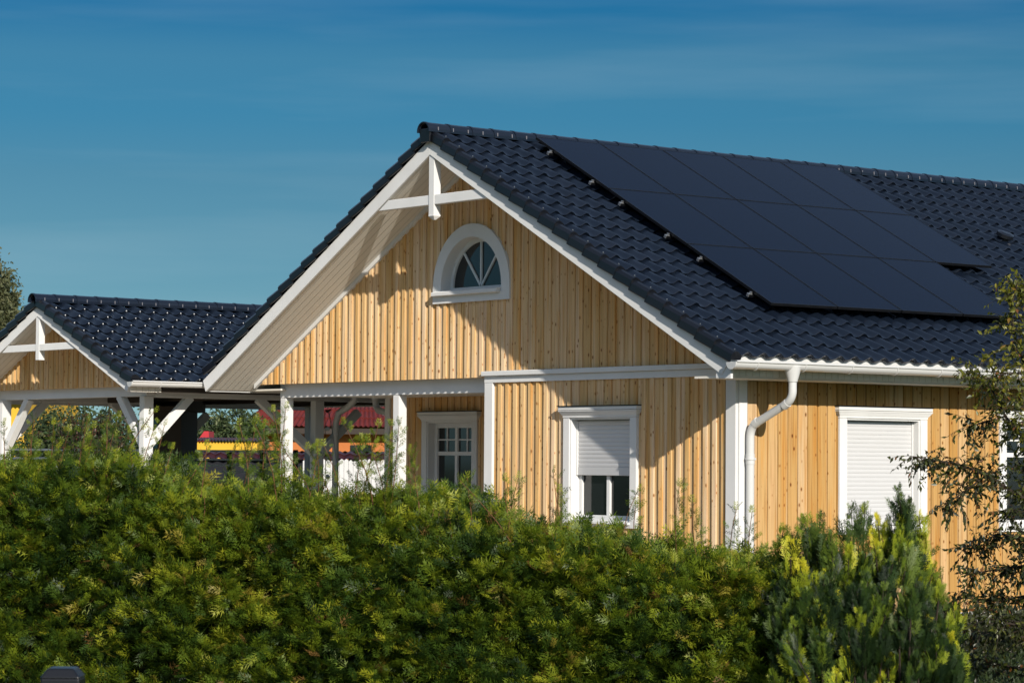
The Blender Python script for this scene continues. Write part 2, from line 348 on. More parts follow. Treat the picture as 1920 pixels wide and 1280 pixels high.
# white trims of the gable
mb = MB(); mb.box(-4.80, .03, -.035, .05, 3.25, 3.335); mb.build('belt_board', M['white'], house, bevel=.004)
mb = MB(); mb.prism([(-4.83, 3.337), (.03, 3.337), (.03, 3.40), (-4.83, 3.40)], .0, .07, G0); mb.build('belt_ledge', M['white'], house, bevel=.008)
mb = MB(); mb.box(-4.795, -4.625, -.035, .05, .36, 3.247); mb.build('corner_board', M['white'], house, bevel=.004)
mb = MB(); mb.box(-.150, .020, -.040, .0, .36, 3.247); mb.build('corner_board', M['white'], house, bevel=.004)
mb = MB(); mb.box(.0, .040, .003, .13, .36, 3.20); mb.build('corner_board', M['white'], house, bevel=.004)
mb = MB(); mb.box(-9.905, -4.80, .12, .26, 3.13, 3.335); mb.build('porch_beam', M['white'], house, bevel=.006)
for a in (-9.90, -7.07):
    mb = MB(); mb.box(a, a + .14, .123, .257, .36, 3.128); mb.build('porch_post', M['white'], house, bevel=.008)
# barge boards, soffits
def slope_pt(side, s, off, y):
    """point on the barge-top plane: s metres down the slope, off above it"""
    if side > 0: return (APX + s * math.cos(aR) + off * math.sin(aR), y, ZT - s * math.sin(aR) + off * math.cos(aR))
    return (APX - s * math.cos(aL) - off * math.sin(aL), y, ZT - s * math.sin(aL) + off * math.cos(aL))
mb = MB(); mb.prism([(APX, ZB), (.55, ZB - SR * (.55 - APX)), (.67, ZT - SR * (.67 - APX)), (APX, ZT)], .75, .715, G0); mb.build('barge_board', M['white'], house, bevel=.005)
mb = MB(); mb.prism([(APX - .0005, ZB), (APX - .0005, ZT), (-10.637, ZT + SL * (-10.637 - APX)), (-10.561, ZB + SL * (-10.561 - APX))], .75, .715, G0); mb.build('barge_board', M['white'], house, bevel=.005)
mb = MB()
mb.prism([(APX, ZB + .015), (.60, ZB + .015 - SR * (.60 - APX)), (.60, ZT - .01 - SR * (.60 - APX)), (APX, ZT - .01)], .714, -YE, G0); mb.build('soffit', M['soffit'], house)
mb = MB()
mb.prism([(APX - .001, ZB + .015), (APX - .001, ZT - .01), (-10.54, ZT - .01 + SL * (-10.54 - APX)), (-10.54, ZB + .015 + SL * (-10.54 - APX))], .714, -YE, G0); mb.build('soffit', M['soffit'], house)
# strip where soffit meets the gable cladding
mb = MB()
mb.prism([(APX, ZB - .055), (.03, ZB - .055 - SR * (.03 - APX)), (.03, ZB + .012 - SR * (.03 - APX)), (APX, ZB + .012)], .045, .0, G0)
mb.prism([(APX - .001, ZB - .055), (APX - .001, ZB + .012), (-10.36, ZB + .012 + SL * (-10.36 - APX)), (-10.36, ZB - .055 + SL * (-10.36 - APX))], .045, .0, G0); mb.build('soffit_trim', M['white'], house)
# eave boxes and fascias
mb = MB(); mb.prism([(.44, 3.19), (.69, 3.182), (.69, 3.36), (.60, 3.38), (.44, 3.30)], .735, .70, G0); mb.build('eave_box_end', M['white'], house, bevel=.004)
mb = MB(); mb.box(.50, .53, -.70, YE, 3.195, 3.44); mb.build('fascia_board', M['white'], house, bevel=.004)
mb = MB(); mb.box(.03, .499, -.69, YE, 3.195, 3.22); mb.build('eave_soffit', M['soffit'], house)
mb = MB(); mb.box(-10.60, -10.57, -.70, YE, 3.215, 3.38); mb.build('fascia_board', M['white'], house, bevel=.004)
mb = MB(); mb.box(-10.569, -9.74, .02, YE, 3.235, 3.26); mb.build('eave_soffit', M['soffit'], house)
mb = MB(); mb.box(.697, .702, -.76, YE, 3.36, 3.452); mb.build('eave_flashing', M['pvc'], house)
# king post and collar tie of the gable truss
mb = MB(); mb.box(-5.10, -4.985, -.74, -.63, 5.42, 6.30); mb.box(-5.103, -4.982, -.743, -.627, 5.40, 5.425)
mb.hexa([(-5.055, -.70, 5.355), (-5.03, -.70, 5.355), (-5.03, -.67, 5.355), (-5.055, -.67, 5.355), (-5.10, -.74, 5.3995), (-4.985, -.74, 5.3995), (-4.985, -.63, 5.3995), (-5.10, -.63, 5.3995)]); mb.build('king_post', M['white'], house, bevel=.006)
mb = MB(); mb.prism([(-6.245, 5.553), (-3.86, 5.553), (-4.08, 5.68), (-6.02, 5.68)], .732, .64, G0)
mb.build('collar_tie', M['white'], house, bevel=.006)

# tiles --------------------------------------------------------------
def tile_wave(t):
    t = t % 1.0
    u = (t - .42) / .36
    return (math.cos(u * math.pi / 2) ** 1.5 if abs(u) < 1 else 0.0)
def tiled_slope(slope, s0, s1, y0, y1, pitch_y, course, off, name, m, parent, lift=.036, amp=.050, ns=10, raggd=0.0):
    """slope(s, off, y)->point. One sheet of rolled tiles in overlapping courses"""
    nc = int(round((s1 - s0) / course)); course = (s1 - s0) / nc; ny = int(math.ceil((y1 - y0) / pitch_y)) * ns
    ys = [y0 + k * pitch_y / ns for k in range(ny + 1) if y0 + k * pitch_y / ns <= y1 + 1e-6]
    V = []; Fc = []; T = []
    for c in range(nc):
        rows = [(s0 + c * course - .02, -.002, 0), (s0 + (c + .5) * course, lift * .5, 0), (s0 + (c + 1) * course - .012, lift, 0), (s0 + (c + 1) * course, lift * .80, 0), (s0 + (c + 1) * course - .020, -.006, 1)]
        tints = rng.random((len(ys) // ns + 2, 3)); b0 = len(V)
        jit = rng.normal(0, .0022, len(ys) // ns + 2)
        for (s, l, down) in rows:
            for k, y in enumerate(ys):
                q = k // ns; h = off + l + amp * tile_wave(k / ns) + jit[q]
                V.append(slope(s, h, y)); T.append(tints[q])
        n = len(ys)
        for r in range(len(rows) - 1):
            for k in range(n - 1): a = b0 + r * n + k; Fc.append((a, a + 1, a + n + 1, a + n))
    me_f = np.array(Fc)
    o = fast_mesh(name, V, me_f, m, parent, tint=np.array(T), smooth=True)
    md = o.modifiers.new('edge', 'EDGE_SPLIT'); md.split_angle = rad(38)
    return o
sR = lambda s, o, y: slope_pt(1, s, o, y)
sL_ = lambda s, o, y: slope_pt(-1, s, o, y)
tiled_slope(sR, .02, 6.56, -.66, YE, .2433, .327, .085, 'roof_tiles', M['tile'], house)
tiled_slope(sL_, .02, 6.20, -.66, YE, .2433, .317, .085, 'roof_tiles', M['tile'], house, ns=6)
def verge(side, slope, length, nc, name, parent, y_out, y_in, m=None, h0=-.012):
    mb = MB(); c = length / nc
    for k in range(nc):
        s0 = k * c; s1 = s0 + c + .015; t = tuple(rng.random(3)); l0, l1 = .0, .036
        # rounded top roll + hanging skirt, cross-section in (y, off)
        prof = [(y_out + .004, h0), (y_out, -.0), (y_out, .085), (y_out + .025, .118), (y_out + .06, .128), (y_out + .10, .112), (y_in, .07), (y_in, .02), (y_out + .02, .02), (y_out + .02, h0)]
        A = [slope(s0, o + l0, y) for y, o in prof]; B = [slope(s1, o + l1, y - .006) for y, o in prof]; n = len(prof); i = len(mb.v); mb.v += A + B
        for j in range(n): mb.f.append((i + j, i + (j + 1) % n, i + n + (j + 1) % n, i + n + j)); mb.t.append(t)
        mb.f.append(tuple(range(i, i + n))); mb.t.append(t); mb.f.append(tuple(range(i + 2 * n - 1, i + n - 1, -1))); mb.t.append(t)
    return mb.build(name, m or M['verge'], parent)
verge(1, sR, 6.54, 20, 'verge_tiles', house, -.795, -.63)
verge(-1, sL_, 6.20, 19, 'verge_tiles', house, -.795, -.63)
def nails(slope, length, nc, y, parent):
    c = length / nc
    for k in range(nc):
        mb = MB(); p = Vector(slope((k + 1) * c - .035, .155, y)); q = Vector(slope((k + 1) * c - .035, .169, y)); mb.tube([p, q], .008, 6)
        mb.build('verge_screw', M['alu'], parent)
nails(sR, 6.54, 20, -.735, house)
def ridge(apx, z, y0, y1, r, parent, name='ridge_tiles', seg=.36):
    mb = MB(); n = int((y1 - y0) / seg)
    for k in range(n):
        a = y0 + k * seg; b = a + seg + .03; t = tuple(rng.random(3)); rings = []
        for (y, rr) in ((a, r * 1.04), (a + .03, r * 1.05), (a + .035, r), (b, r * .97)):
            i = len(mb.v); rings.append(i)
            for j in range(11):
                an = math.pi * (j / 10) * 1.10 - .05 * math.pi; mb.v.append((apx + math.cos(an) * rr * 1.12, y, z + math.sin(an) * rr))
            for j in range(10, -1, -1):
                an = math.pi * (j / 10) * 1.10 - .05 * math.pi; mb.v.append((apx + math.cos(an) * (rr - .015) * 1.12, y, z + math.sin(an) * (rr - .015)))
        for p, q in zip(rings, rings[1:]):
            for j in range(22): mb.f.append((p + j, p + (j + 1) % 22, q + (j + 1) % 22, q + j)); mb.t.append(t)
        for p in (rings[0], rings[-1]):
            for j in range(10): mb.f.append((p + j, p + j + 1, p + 20 - j, p + 21 - j)); mb.t.append(t)
    mb.build(name, M['tile'], parent, smooth=False)
    mb = MB(); k = y0 + .15
    while k < y1:
        for sx in (1, -1): mb.box(apx + sx * r * 1.04 - .006, apx + sx * r * 1.04 + .010, k, k + .012, z + .005, z + .05)
        k += .2433
    mb.build('ridge_clips', mat('ridge_clip', (.16, .16, .18), .4, .5), parent, kind='stuff')
ridge(APX, 6.51, -.86, YE, .115, house)
mb = MB(); mb.hexa([(APX - .10, -.83, 6.36), (APX + .10, -.83, 6.36), (APX + .10, -.80, 6.36), (APX - .10, -.80, 6.36), (APX - .12, -.84, 6.54), (APX + .12, -.84, 6.54), (APX + .12, -.80, 6.54), (APX - .12, -.80, 6.54)]); mb.build('ridge_end', M['verge'], house, bevel=.01)
# gutter -------------------------------------------------------------
def gutter(x, z, y0, y1, r, parent, sgn=1, brackets=.0, first=0, step=.75):
    mb = MB(); n = 14; prof = []
    for j in range(n + 1):
        an = math.pi + math.pi * j / n; prof.append((x + math.cos(an) * r * sgn, z + math.sin(an) * r))
    lip = [(x + sgn * (r + .008), z + .004), (x + sgn * (r + .010), z + .016), (x + sgn * (r - .002), z + .018)]
    outer = prof + lip; inner = [(x + sgn * (r - .012), z + .006)] + [(x + math.cos(math.pi + math.pi * j / n) * (r - .006) * sgn, z + math.sin(math.pi + math.pi * j / n) * (r - .006)) for j in range(n, -1, -1)]
    P = outer + inner; k = len(P); i = 0
    mb.v += [(a, y0, b) for a, b in P] + [(a, y1, b) for a, b in P]
    for j in range(k): mb.f.append((j, (j + 1) % k, k + (j + 1) % k, k + j)); mb.t.append(None)
    for yy in (0, 1): mb.f.append(tuple(range(yy * k, yy * k + k))); mb.t.append(None)
    mb.tube([(x + sgn * (r + .008), y0, z + .006), (x + sgn * (r + .008), y1, z + .006)], .011, 8)
    g = mb.build('gutter', M['pvc'], parent, smooth=True); md = g.modifiers.new('e', 'EDGE_SPLIT'); md.split_angle = rad(40)
    # stop ends
    for ye in (y0, y1):
        m2 = MB(); ring = [(x + math.cos(math.pi + math.pi * j / n) * (r + .004) * sgn, z + math.sin(math.pi + math.pi * j / n) * (r + .004)) for j in range(n + 1)]
        m2.prism(ring, -(ye - .012), -(ye + .004), G0); m2.build('gutter_end', M['pvc'], g)
    y = y0 + first
    while first and y < y1:
        m2 = MB(); pts = [(x + math.cos(math.pi + math.pi * j / n) * (r + .006) * sgn, y - j * .0018, z + math.sin(math.pi + math.pi * j / n) * (r + .006)) for j in range(n + 1)]
        m2.tube(pts, .007, 6); m2.build('gutter_bracket', M['pvc'], g); y += step
    return g
gutter(.775, 3.365, -.80, YE, .078, house, first=.36)
# downpipe: hopper, swan neck, straight pipe, clamp
def downpipe(outlet, drop, wallpt, bottom, parent, r=.048):
    o = Vector(outlet); wp = Vector(wallpt)
    mb = MB(); mb.tube([o + Vector((0, 0, .03)), o + Vector((0, 0, -.04)), o + Vector((0, 0, -.13)), o + Vector((0, 0, -.145))], [.098, .086, .060, .058], 18)
    a = o + Vector((0, 0, -.12)); b = o + Vector((0, 0, -drop)); pts = [a, b]
    def bez(p0, p1, p2, n=7): return [p0 * (1 - t) ** 2 + p1 * 2 * t * (1 - t) + p2 * t * t for t in [k / n for k in range(1, n + 1)]]
    d = (wp - b).normalized(); c1 = b + Vector((0, 0, -.09)); e0 = c1 + d * .11; pts += bez(b, c1, e0)
    w0 = wp - d * .10; w1 = wp; pts.append(w0); pts += bez(w0, w1, wp + Vector((0, 0, -.12))); pts.append(Vector((wp.x, wp.y, bottom)))
    mb.tube(pts, r, 18)
    # sockets at the elbows
    mb.tube([e0 - d * .02, e0 + d * .05], r + .005, 18); mb.tube([w0 - d * .05, w0 + d * .02], r + .005, 18)
    mb.tube([(wp.x, wp.y, wp.z - .30), (wp.x, wp.y, wp.z - .42)], r + .005, 18)
    dp = mb.build('downpipe', M['pvc'], parent, smooth=True); md = dp.modifiers.new('e', 'EDGE_SPLIT'); md.split_angle = rad(35)
    m2 = MB(); m2.tube([(wp.x, wp.y, wp.z - .345), (wp.x, wp.y, wp.z - .37)], r + .012, 18); m2.box(wp.x - .012, wp.x + .012, wp.y + r, wp.y + r + .035, wp.z - .37, wp.z - .345); m2.build('pipe_clamp', M['pvc'], dp)
downpipe((.775, .145, 3.31), .245, (.105, .115, 2.64), .40, house)
# roof vent
v = Vector(slope_pt(1, 2.25, .12, 8.0)); mb = MB(); nn = Vector((math.sin(aR), 0, math.cos(aR)))
mb.tube([v - nn * .02, v + nn * .05], .075, 16); mb.tube([v + nn * .05, v + nn * .062, v + nn * .11, v + nn * .125], [.115, .13, .125, .06], 18); mb.build('roof_vent', M['verge'], house, smooth=False)

# windows ------------------------------------------------------------
def casing(u0, u1, v0, v1, w_, mp, parent, head=.14, over=.055, sill=True, depth=.14):
    """opening u0..u1 v0..v1; flat casing, flared head, sill, reveal"""
    f = MB()
    f.box(u0 - w_, u0, v0 - .07, v1, .0, .045, mp=mp); f.box(u1, u1 + w_, v0 - .07, v1, .0, .045, mp=mp); f.box(u0, u1, v0 - .07, v0 - .001, .0, .042, mp=mp)
    f.box(u0 - .001, u0 + .02, v0, v1, -depth - .02, .03, mp=mp); f.box(u1 - .02, u1 + .001, v0, v1, -depth - .02, .03, mp=mp); f.box(u0 + .02, u1 - .02, v1 - .02, v1 + .002, -depth - .02, .03, mp=mp); f.box(u0 + .02, u1 - .02, v0 - .0005, v0 + .02, -depth - .02, .03, mp=mp)
    c = f.build('casing', M['white'], parent, bevel=.004)
    h = MB(); a, b = u0 - w_, u1 + w_
    def fl(va, vb, na, nb, oa, ob):
        h.hexa([mp(a - oa, va, na), mp(b + oa, va, na), mp(b + oa, va, -.0), mp(a - oa, va, -.0), mp(a - ob, vb, nb), mp(b + ob, vb, nb), mp(b + ob, vb, .0), mp(a - ob, vb, .0)])
    fl(v1 + .002, v1 + .03, .050, .052, .004, .004); fl(v1 + .03, v1 + .075, .054, .082, .010, over - .01); fl(v1 + .076, v1 + .092, .086, .090, over - .006, over); fl(v1 + .098, v1 + head, .088, .088, over - .004, over - .004)
    fl(v1 + .0921, v1 + .0979, .07, .07, over - .02, over - .02)
    h.build('window_head', M['white'], parent, bevel=.003)
    m2 = MB(); fl2 = lambda va, vb, n, o: m2.box(a - o, b + o, va, vb, .0, n, mp=mp); fl2(v1 + head + .001, v1 + head + .012, .10, over + .006); m2.build('head_flashing', M['pframe'], parent)
    if sill:
        s = MB(); s.box(u0 - .01, u1 + .01, v0 - .028, v0 + .004, .0426, .085, mp=mp); s.build('sill', M['white'], parent, bevel=.004)
def shutter(u0, u1, v0, v1, n, mp, parent):
    s = MB(); p = .0517; v = v1 - .022; rows = [(v1 - .02, 0.0)]; 
    while v - p > v0 + .06:
        rows += [(v, -.002), (v - .004, .001), (v - p * .5, .004), (v - p + .004, .002), (v - p + .001, -.003)]; v -= p
    rows += [(v, .0), (v - .002, .009), (v0 + .004, .009), (v0, .004), (v0, -.01)]
    i = 0
    for vv, d in rows:
        s.v += [mp(u0, vv, n + d), mp(u1, vv, n + d)]
    for k in range(len(rows) - 1): s.f.append((2 * k, 2 * k + 1, 2 * k + 3, 2 * k + 2)); s.t.append(None)
    sh = s.build('roller_shutter', M['shutter'], parent)
    g = MB(); g.box(u0 - .022, u0 - .002, v0 - .0, v1 - .02, n - .02, n + .02, mp=mp); g.build('shutter_guide', M['white'], sh); g = MB(); g.box(u1 + .002, u1 + .022, v0, v1 - .02, n - .02, n + .02, mp=mp); g.build('shutter_guide', M['white'], sh)
def sash(u0, u1, v0, v1, n, mp, parent, cols=2, grid=None, fr=.055, transom=None):
    """frame with glass; grid=(nx,ny) small panes above the transom"""
    f = MB(); f.box(u0, u0 + fr, v0, v1, n - .03, n + .03, mp=mp); f.box(u1 - fr, u1, v0, v1, n - .03, n + .03, mp=mp); f.box(u0 + fr, u1 - fr, v1 - fr, v1, n - .03, n + .029, mp=mp); f.box(u0 + fr, u1 - fr, v0, v0 + fr, n - .03, n + .029, mp=mp)
    for k in range(1, cols):
        u = u0 + (u1 - u0) * k / cols; f.box(u - .03, u + .03, v0 + fr, v1 - fr, n - .025, n + .027, mp=mp)
    if transom:
        f.box(u0 + fr, u1 - fr, transom - .028, transom + .028, n - .02, n + .024, mp=mp)
    fo = f.build('window_frame', M['white'], parent, bevel=.003)
    g = MB(); g.box(u0 + fr - .005, u1 - fr + .005, v0 + fr - .005, v1 - fr + .005, n - .012, n - .004, mp=mp); g.build('pane', M['glass'], parent)
    if grid:
        b = MB(); top = v1 - fr; bot = transom + .028
        for c in range(cols):
            ua = u0 + (u1 - u0) * c / cols + .03; ub = u0 + (u1 - u0) * (c + 1) / cols - .03; ua = max(ua, u0 + fr); ub = min(ub, u1 - fr)
            for k in range(1, grid[0]): u = ua + (ub - ua) * k / grid[0]; b.box(u - .011, u + .011, bot, top, n - .003, n + .012, mp=mp)
            for k in range(1, grid[1]): vv = bot + (top - bot) * k / grid[1]; b.box(ua, ub, vv - .010, vv + .010, n - .003, n + .011, mp=mp)
        b.build('glazing_bars', M['white'], parent)
    return fo
def win(label=None):
    o = bpy.data.objects.new('window', None); link(o, house)
    if label: o['label'] = label
    return o
# gable side window, shutter half lowered
w_ = win('window beside the corner post with its roller shutter half lowered')
casing(W1[0], W1[1], W1[2], W1[3], .122, G0, w_)
sash(W1[0] + .02, W1[1] - .02, W1[2] + .02, W1[3] - .02, -.135, G0, w_, cols=2)
shutter(W1[0] + .045, W1[1] - .045, 2.068, W1[3] - .02, -.075, G0, w_)
mb = MB(); 
for k in range(9): mb.box(-2.93 + k * .028, -2.91 + k * .028, 1.58, 2.7, -.20 - .01 * (k % 2), -.19, mp=G0)
mb.build('curtain', M['curtain'], w_)
# eave wall windows
w_ = win('window in the eave wall with its roller shutter fully closed')
casing(W2[0], W2[1], W2[2], W2[3], .122, E0, w_); sash(W2[0] + .02, W2[1] - .02, W2[2] + .02, W2[3] - .02, -.135, E0, w_)
shutter(W2[0] + .045, W2[1] - .045, W2[2] + .03, W2[3] - .02, -.075, E0, w_)
for Wk in (W3, W4):
    w_ = win('unshuttered window with small panes, partly behind the leafy tree' if Wk is W3 else None)
    casing(Wk[0], Wk[1], Wk[2], Wk[3], .122, E0, w_); sash(Wk[0] + .02, Wk[1] - .02, Wk[2] + .02, Wk[3] - .02, -.10, E0, w_, cols=2, grid=(2, 2), transom=2.36)
# porch window
w_ = win('window with small upper panes in the shaded porch wall')
D0 = Gm(1.9)
casing(WD[0], WD[1], WD[2], WD[3], .125, D0, w_); sash(WD[0] + .02, WD[1] - .02, WD[2] + .02, WD[3] - .02, -.12, D0, w_, cols=2, grid=(2, 2), transom=2.34, fr=.07)
# arched window
w_ = win('arched fanlight window high in the gable')
def arc_band(r0, r1, n0, n1, v0, mb_, seg=40, c=AC, sp=AV, squash=1.0):
    P = []
    for r in (r1, r0):
        row = [(c - r, v0)] + [(c - r * math.cos(math.pi * k / seg), sp + r * math.sin(math.pi * k / seg)) for k in range(seg + 1)] + [(c + r, v0)]; P.append(row)
    for k in range(len(P[0]) - 1):
        a, b = P[0][k], P[0][k + 1]; d, e_ = P[1][k], P[1][k + 1]
        mb_.hexa([G0(d[0], d[1], n0), G0(e_[0], e_[1], n0), G0(b[0], b[1], n0), G0(a[0], a[1], n0), G0(d[0], d[1], n1), G0(e_[0], e_[1], n1), G0(b[0], b[1], n1), G0(a[0], a[1], n1)])
mb = MB(); arc_band(.675, .835, .0, .042, 4.44, mb); mb.box(AC - .835, AC + .835, -.042, .0, 4.325, 4.4395); mb.build('casing', M['white'], w_)
mb = MB(); arc_band(.660, .680, -.18, .041, 4.45, mb); mb.box(AC - .67, AC + .67, -.03, .20, 4.44, 4.452); mb.build('reveal', M['white'], w_)
mb = MB(); arc_band(.605, .664, -.17, -.12, 4.46, mb); mb.box(AC - .61, AC + .61, .118, .172, 4.455, 4.535)
for an in (90, 52, 128): 
    a = rad(an); p = Vector((AC, .14, 4.53)); q = Vector((AC + .62 * math.cos(a), .14, AV + .61 * math.sin(a))); mb.beam(p, q, .026, .026, (0, 1, 0))
mb.build('window_frame', M['white'], w_)
mb = MB(); mb.prism([(AC - .62, 4.50)] + [(AC - .62 * math.cos(math.pi * k / 30), AV + .62 * math.sin(math.pi * k / 30)) for k in range(31)] + [(AC + .62, 4.50)], -.15, -.158, G0); mb.build('pane', M['glass'], w_)
mb = MB(); mb.hexa([(AC - .80, -.10, 4.425), (AC + .64, -.10, 4.425), (AC + .64, -.043, 4.42), (AC - .80, -.043, 4.42), (AC - .80, -.10, 4.475), (AC + .64, -.10, 4.475), (AC + .64, .0, 4.50), (AC - .80, .0, 4.50)]); mb.build('sill', M['white'], w_, bevel=.006)

# ------------------------------------------------------------------ solar panels
U_ = Vector((math.cos(aR), 0, -math.sin(aR))); NN = Vector((math.sin(aR), 0, math.cos(aR)))
PW, PH = 1.115, 1.712; PY0, PS0 = .75, .225
def make_panel():
    t = thing('solar_panel', '', 'solar panel')
    hw, hh = (PH - .018) / 2, (PW - .018) / 2; mb = MB(); f = .011
    for x0, x1, y0, y1 in ((-hw, hw, -hh, -hh + f), (-hw, hw, hh - f, hh), (-hw, -hw + f, -hh + f, hh - f), (hw - f, hw, -hh + f, hh - f)): mb.box(x0, x1, y0, y1, -.035, 0)
    mb.build('panel_frame', M['pframe'], t)
    mb = MB(); mb.box(-hw + f, hw - f, -hh + f, hh - f, -.03, -.002); mb.build('panel_glass', M['panel'], t)
    return t
proto = make_panel(); first = True
rot = Matrix((U_, Vector((0, 1, 0)), NN)).transposed().to_euler()
rown = ['top row', 'middle row', 'bottom row']; coln = ['first panel from the gable edge', 'second panel from the gable edge', 'third panel from the gable edge', 'fourth panel from the gable edge', 'fifth panel from the gable edge']
for r in range(3):
    for c in range(5):
        if r == 2 and c == 4: continue
        if first: o = proto; first = False
        else:
            o = proto.copy(); COL.objects.link(o)
            for ch in proto.children:
                cc = ch.copy(); COL.objects.link(cc); cc.parent = o
        o.location = Vector(slope_pt(1, PS0 + PH * (r + .5), .262, PY0 + PW * (c + .5))); o.rotation_euler = rot
        o['label'] = 'black solar panel in the ' + rown[r] + ', ' + coln[c]; o['group'] = 'solar panels on the tiled roof'
hooks = [.60, 1.58, 2.25, 3.25, 3.94, 4.95]
hl = ['topmost rail end, just below the ridge', 'second rail end below the ridge', 'third rail end below the ridge', 'fourth rail end below the ridge, beside the middle row', 'fifth rail end below the ridge, beside the bottom row', 'lowest rail end, near the bottom corner of the panels']
for k, s in enumerate(hooks):
    t = thing('mounting_rail', 'aluminium ' + hl[k], 'rail', slope_pt(1, s, .12, .70), 'mounting rails under the solar panels')
    mb = MB(); yend = PY0 + PW * (4 if s > 3.6 else 5) - .1; s += .05; a = Vector(slope_pt(1, s, .19, .70)); b = Vector(slope_pt(1, s, .19, yend)); mb.beam(a, b, .034, .034, U_); mb.build('rail', M['pframe'], t)
    mb = MB(); 
    p = Vector(slope_pt(1, s, .212, .69)); q = Vector(slope_pt(1, s, .212, .745)); mb.beam(p, q, .042, .012, U_); p = Vector(slope_pt(1, s, .195, .685)); q = Vector(slope_pt(1, s, .195, .697)); mb.beam(p, q, .040, .040, U_); p = Vector(slope_pt(1, s + .0, .24, .725)); q = Vector(slope_pt(1, s, .21, .725)); mb.beam(p, q, .02, .035, U_)
    mb.build('end_clamp', M['alu'], t, bevel=.002)

# ------------------------------------------------------------------ carport
cp = thing('carport', 'open timber carport with white posts and its own tiled gable roof, left of the house', 'carport', (-13.68, -1.3, 0))
CX, CZT, CZB, CS = -13.68, 4.545, 4.385, .43
aC = math.atan(CS); CY0, CY1 = -1.85, 5.2; CHW = 2.86
csl = lambda side: (lambda s, o, y: (CX + side * (s * math.cos(aC) + o * math.sin(aC)), y, CZT - s * math.sin(aC) + o * math.cos(aC)))
cz = lambda x: CZB - CS * abs(x - CX)
Gc = Gm(0)
for sd in (1, -1):
    e = 0 if sd > 0 else .0006
    mb = MB(); P = [(CX - e, CZB), (CX + sd * (CHW - .10), CZB - CS * (CHW - .10)), (CX + sd * CHW, CZT - CS * CHW), (CX - e, CZT)]
    mb.prism(P, 1.85, 1.815, Gc); mb.build('barge_board', M['white'], cp, bevel=.005)
    mb = MB(); mb.prism([(CX - e, CZB + .015), (CX + sd * (CHW - .06), CZB + .015 - CS * (CHW - .06)), (CX + sd * (CHW - .06), CZT - .01 - CS * (CHW - .06)), (CX - e, CZT - .01)], 1.814, 1.30, Gc); mb.build('soffit', M['soffit'], cp)
    mb = MB(); mb.prism([(CX - e, CZB + .015), (CX + sd * (CHW - .06), CZB + .015 - CS * (CHW - .06)), (CX + sd * (CHW - .06), CZT - .01 - CS * (CHW - .06)), (CX - e, CZT - .01)], 1.299, -CY1, Gc); mb.build('roof_boards', M['darkwood'], cp)
    tiled_slope(csl(sd), .02, 3.17, CY0 + .05, CY1, .2433, .317, .05, 'roof_tiles', M['tile'], cp, ns=8)
    verge(sd, csl(sd), 3.16, 10, 'verge_tiles', cp, CY0 - .045, CY0 + .11)
ridge(CX, CZT + .075, CY0 - .10, CY1, .115, cp)
# sun glints put in as small white boxes, one at each tile nose
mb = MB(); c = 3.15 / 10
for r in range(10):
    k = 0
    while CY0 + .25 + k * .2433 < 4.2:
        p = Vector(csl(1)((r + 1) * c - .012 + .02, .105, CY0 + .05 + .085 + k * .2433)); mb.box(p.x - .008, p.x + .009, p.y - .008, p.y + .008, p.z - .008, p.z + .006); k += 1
mb.build('tile_glints', M['clip'], cp, kind='stuff')
ctop = lambda x: cz(x) + .02
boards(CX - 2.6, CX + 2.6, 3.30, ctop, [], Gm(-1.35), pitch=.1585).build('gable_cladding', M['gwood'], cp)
mb = MB(); mb.box(-16.1, -11.38, -1.26, -1.12, 3.15, 3.31); mb.build('gable_beam', M['white'], cp, bevel=.005)
mb = MB(); mb.box(-11.51, -11.37, -1.10, 4.6, 3.135, 3.30); mb.build('side_beam', M['white'], cp, bevel=.005)
mb = MB(); mb.box(-15.99, -15.85, -1.10, 4.6, 3.135, 3.30); mb.build('side_beam', M['white'], cp, bevel=.005)
mb = MB(); mb.box(-15.98, -11.38, 4.61, 4.75, 3.135, 3.30); mb.build('rear_beam', M['white'], cp, bevel=.005)
for yy in (.6, 2.2, 4.0):
    mb = MB(); mb.box(-15.84, -11.52, yy, yy + .12, 3.14, 3.28); mb.build('tie_beam', M['darkwood'], cp)
for (x, y) in ((-11.51, -1.30), (-15.99, -1.30), (-11.51, 1.72), (-15.99, 1.72), (-11.51, 4.58), (-15.99, 4.58)):
    mb = MB(); mb.box(x, x + .14, y + (.0 if y < 0 else 0), y + .16, 0, 3.134 if y > 0 else 3.148); mb.build('post', M['white'], cp, bevel=.008)
def brace(p, q, side, w=.11, h=.12):
    mb = MB(); mb.beam(p, q, w, h, side); mb.build('brace', M['white'], cp, bevel=.006)
for s in (1, -1):
    xp = CX + s * 2.24
    brace((xp - s * .80, -1.20, 3.17), (xp - s * .06, -1.20, 2.40), (0, 1, 0))
for xs in (-11.44, -15.92):
    brace((xs, -.48, 3.15), (xs, -1.20, 2.42), (1, 0, 0)); brace((xs, .72, 3.15), (xs, 1.76, 2.32), (1, 0, 0)); brace((xs, 2.56, 2.98), (xs, 1.84, 2.32), (1, 0, 0))
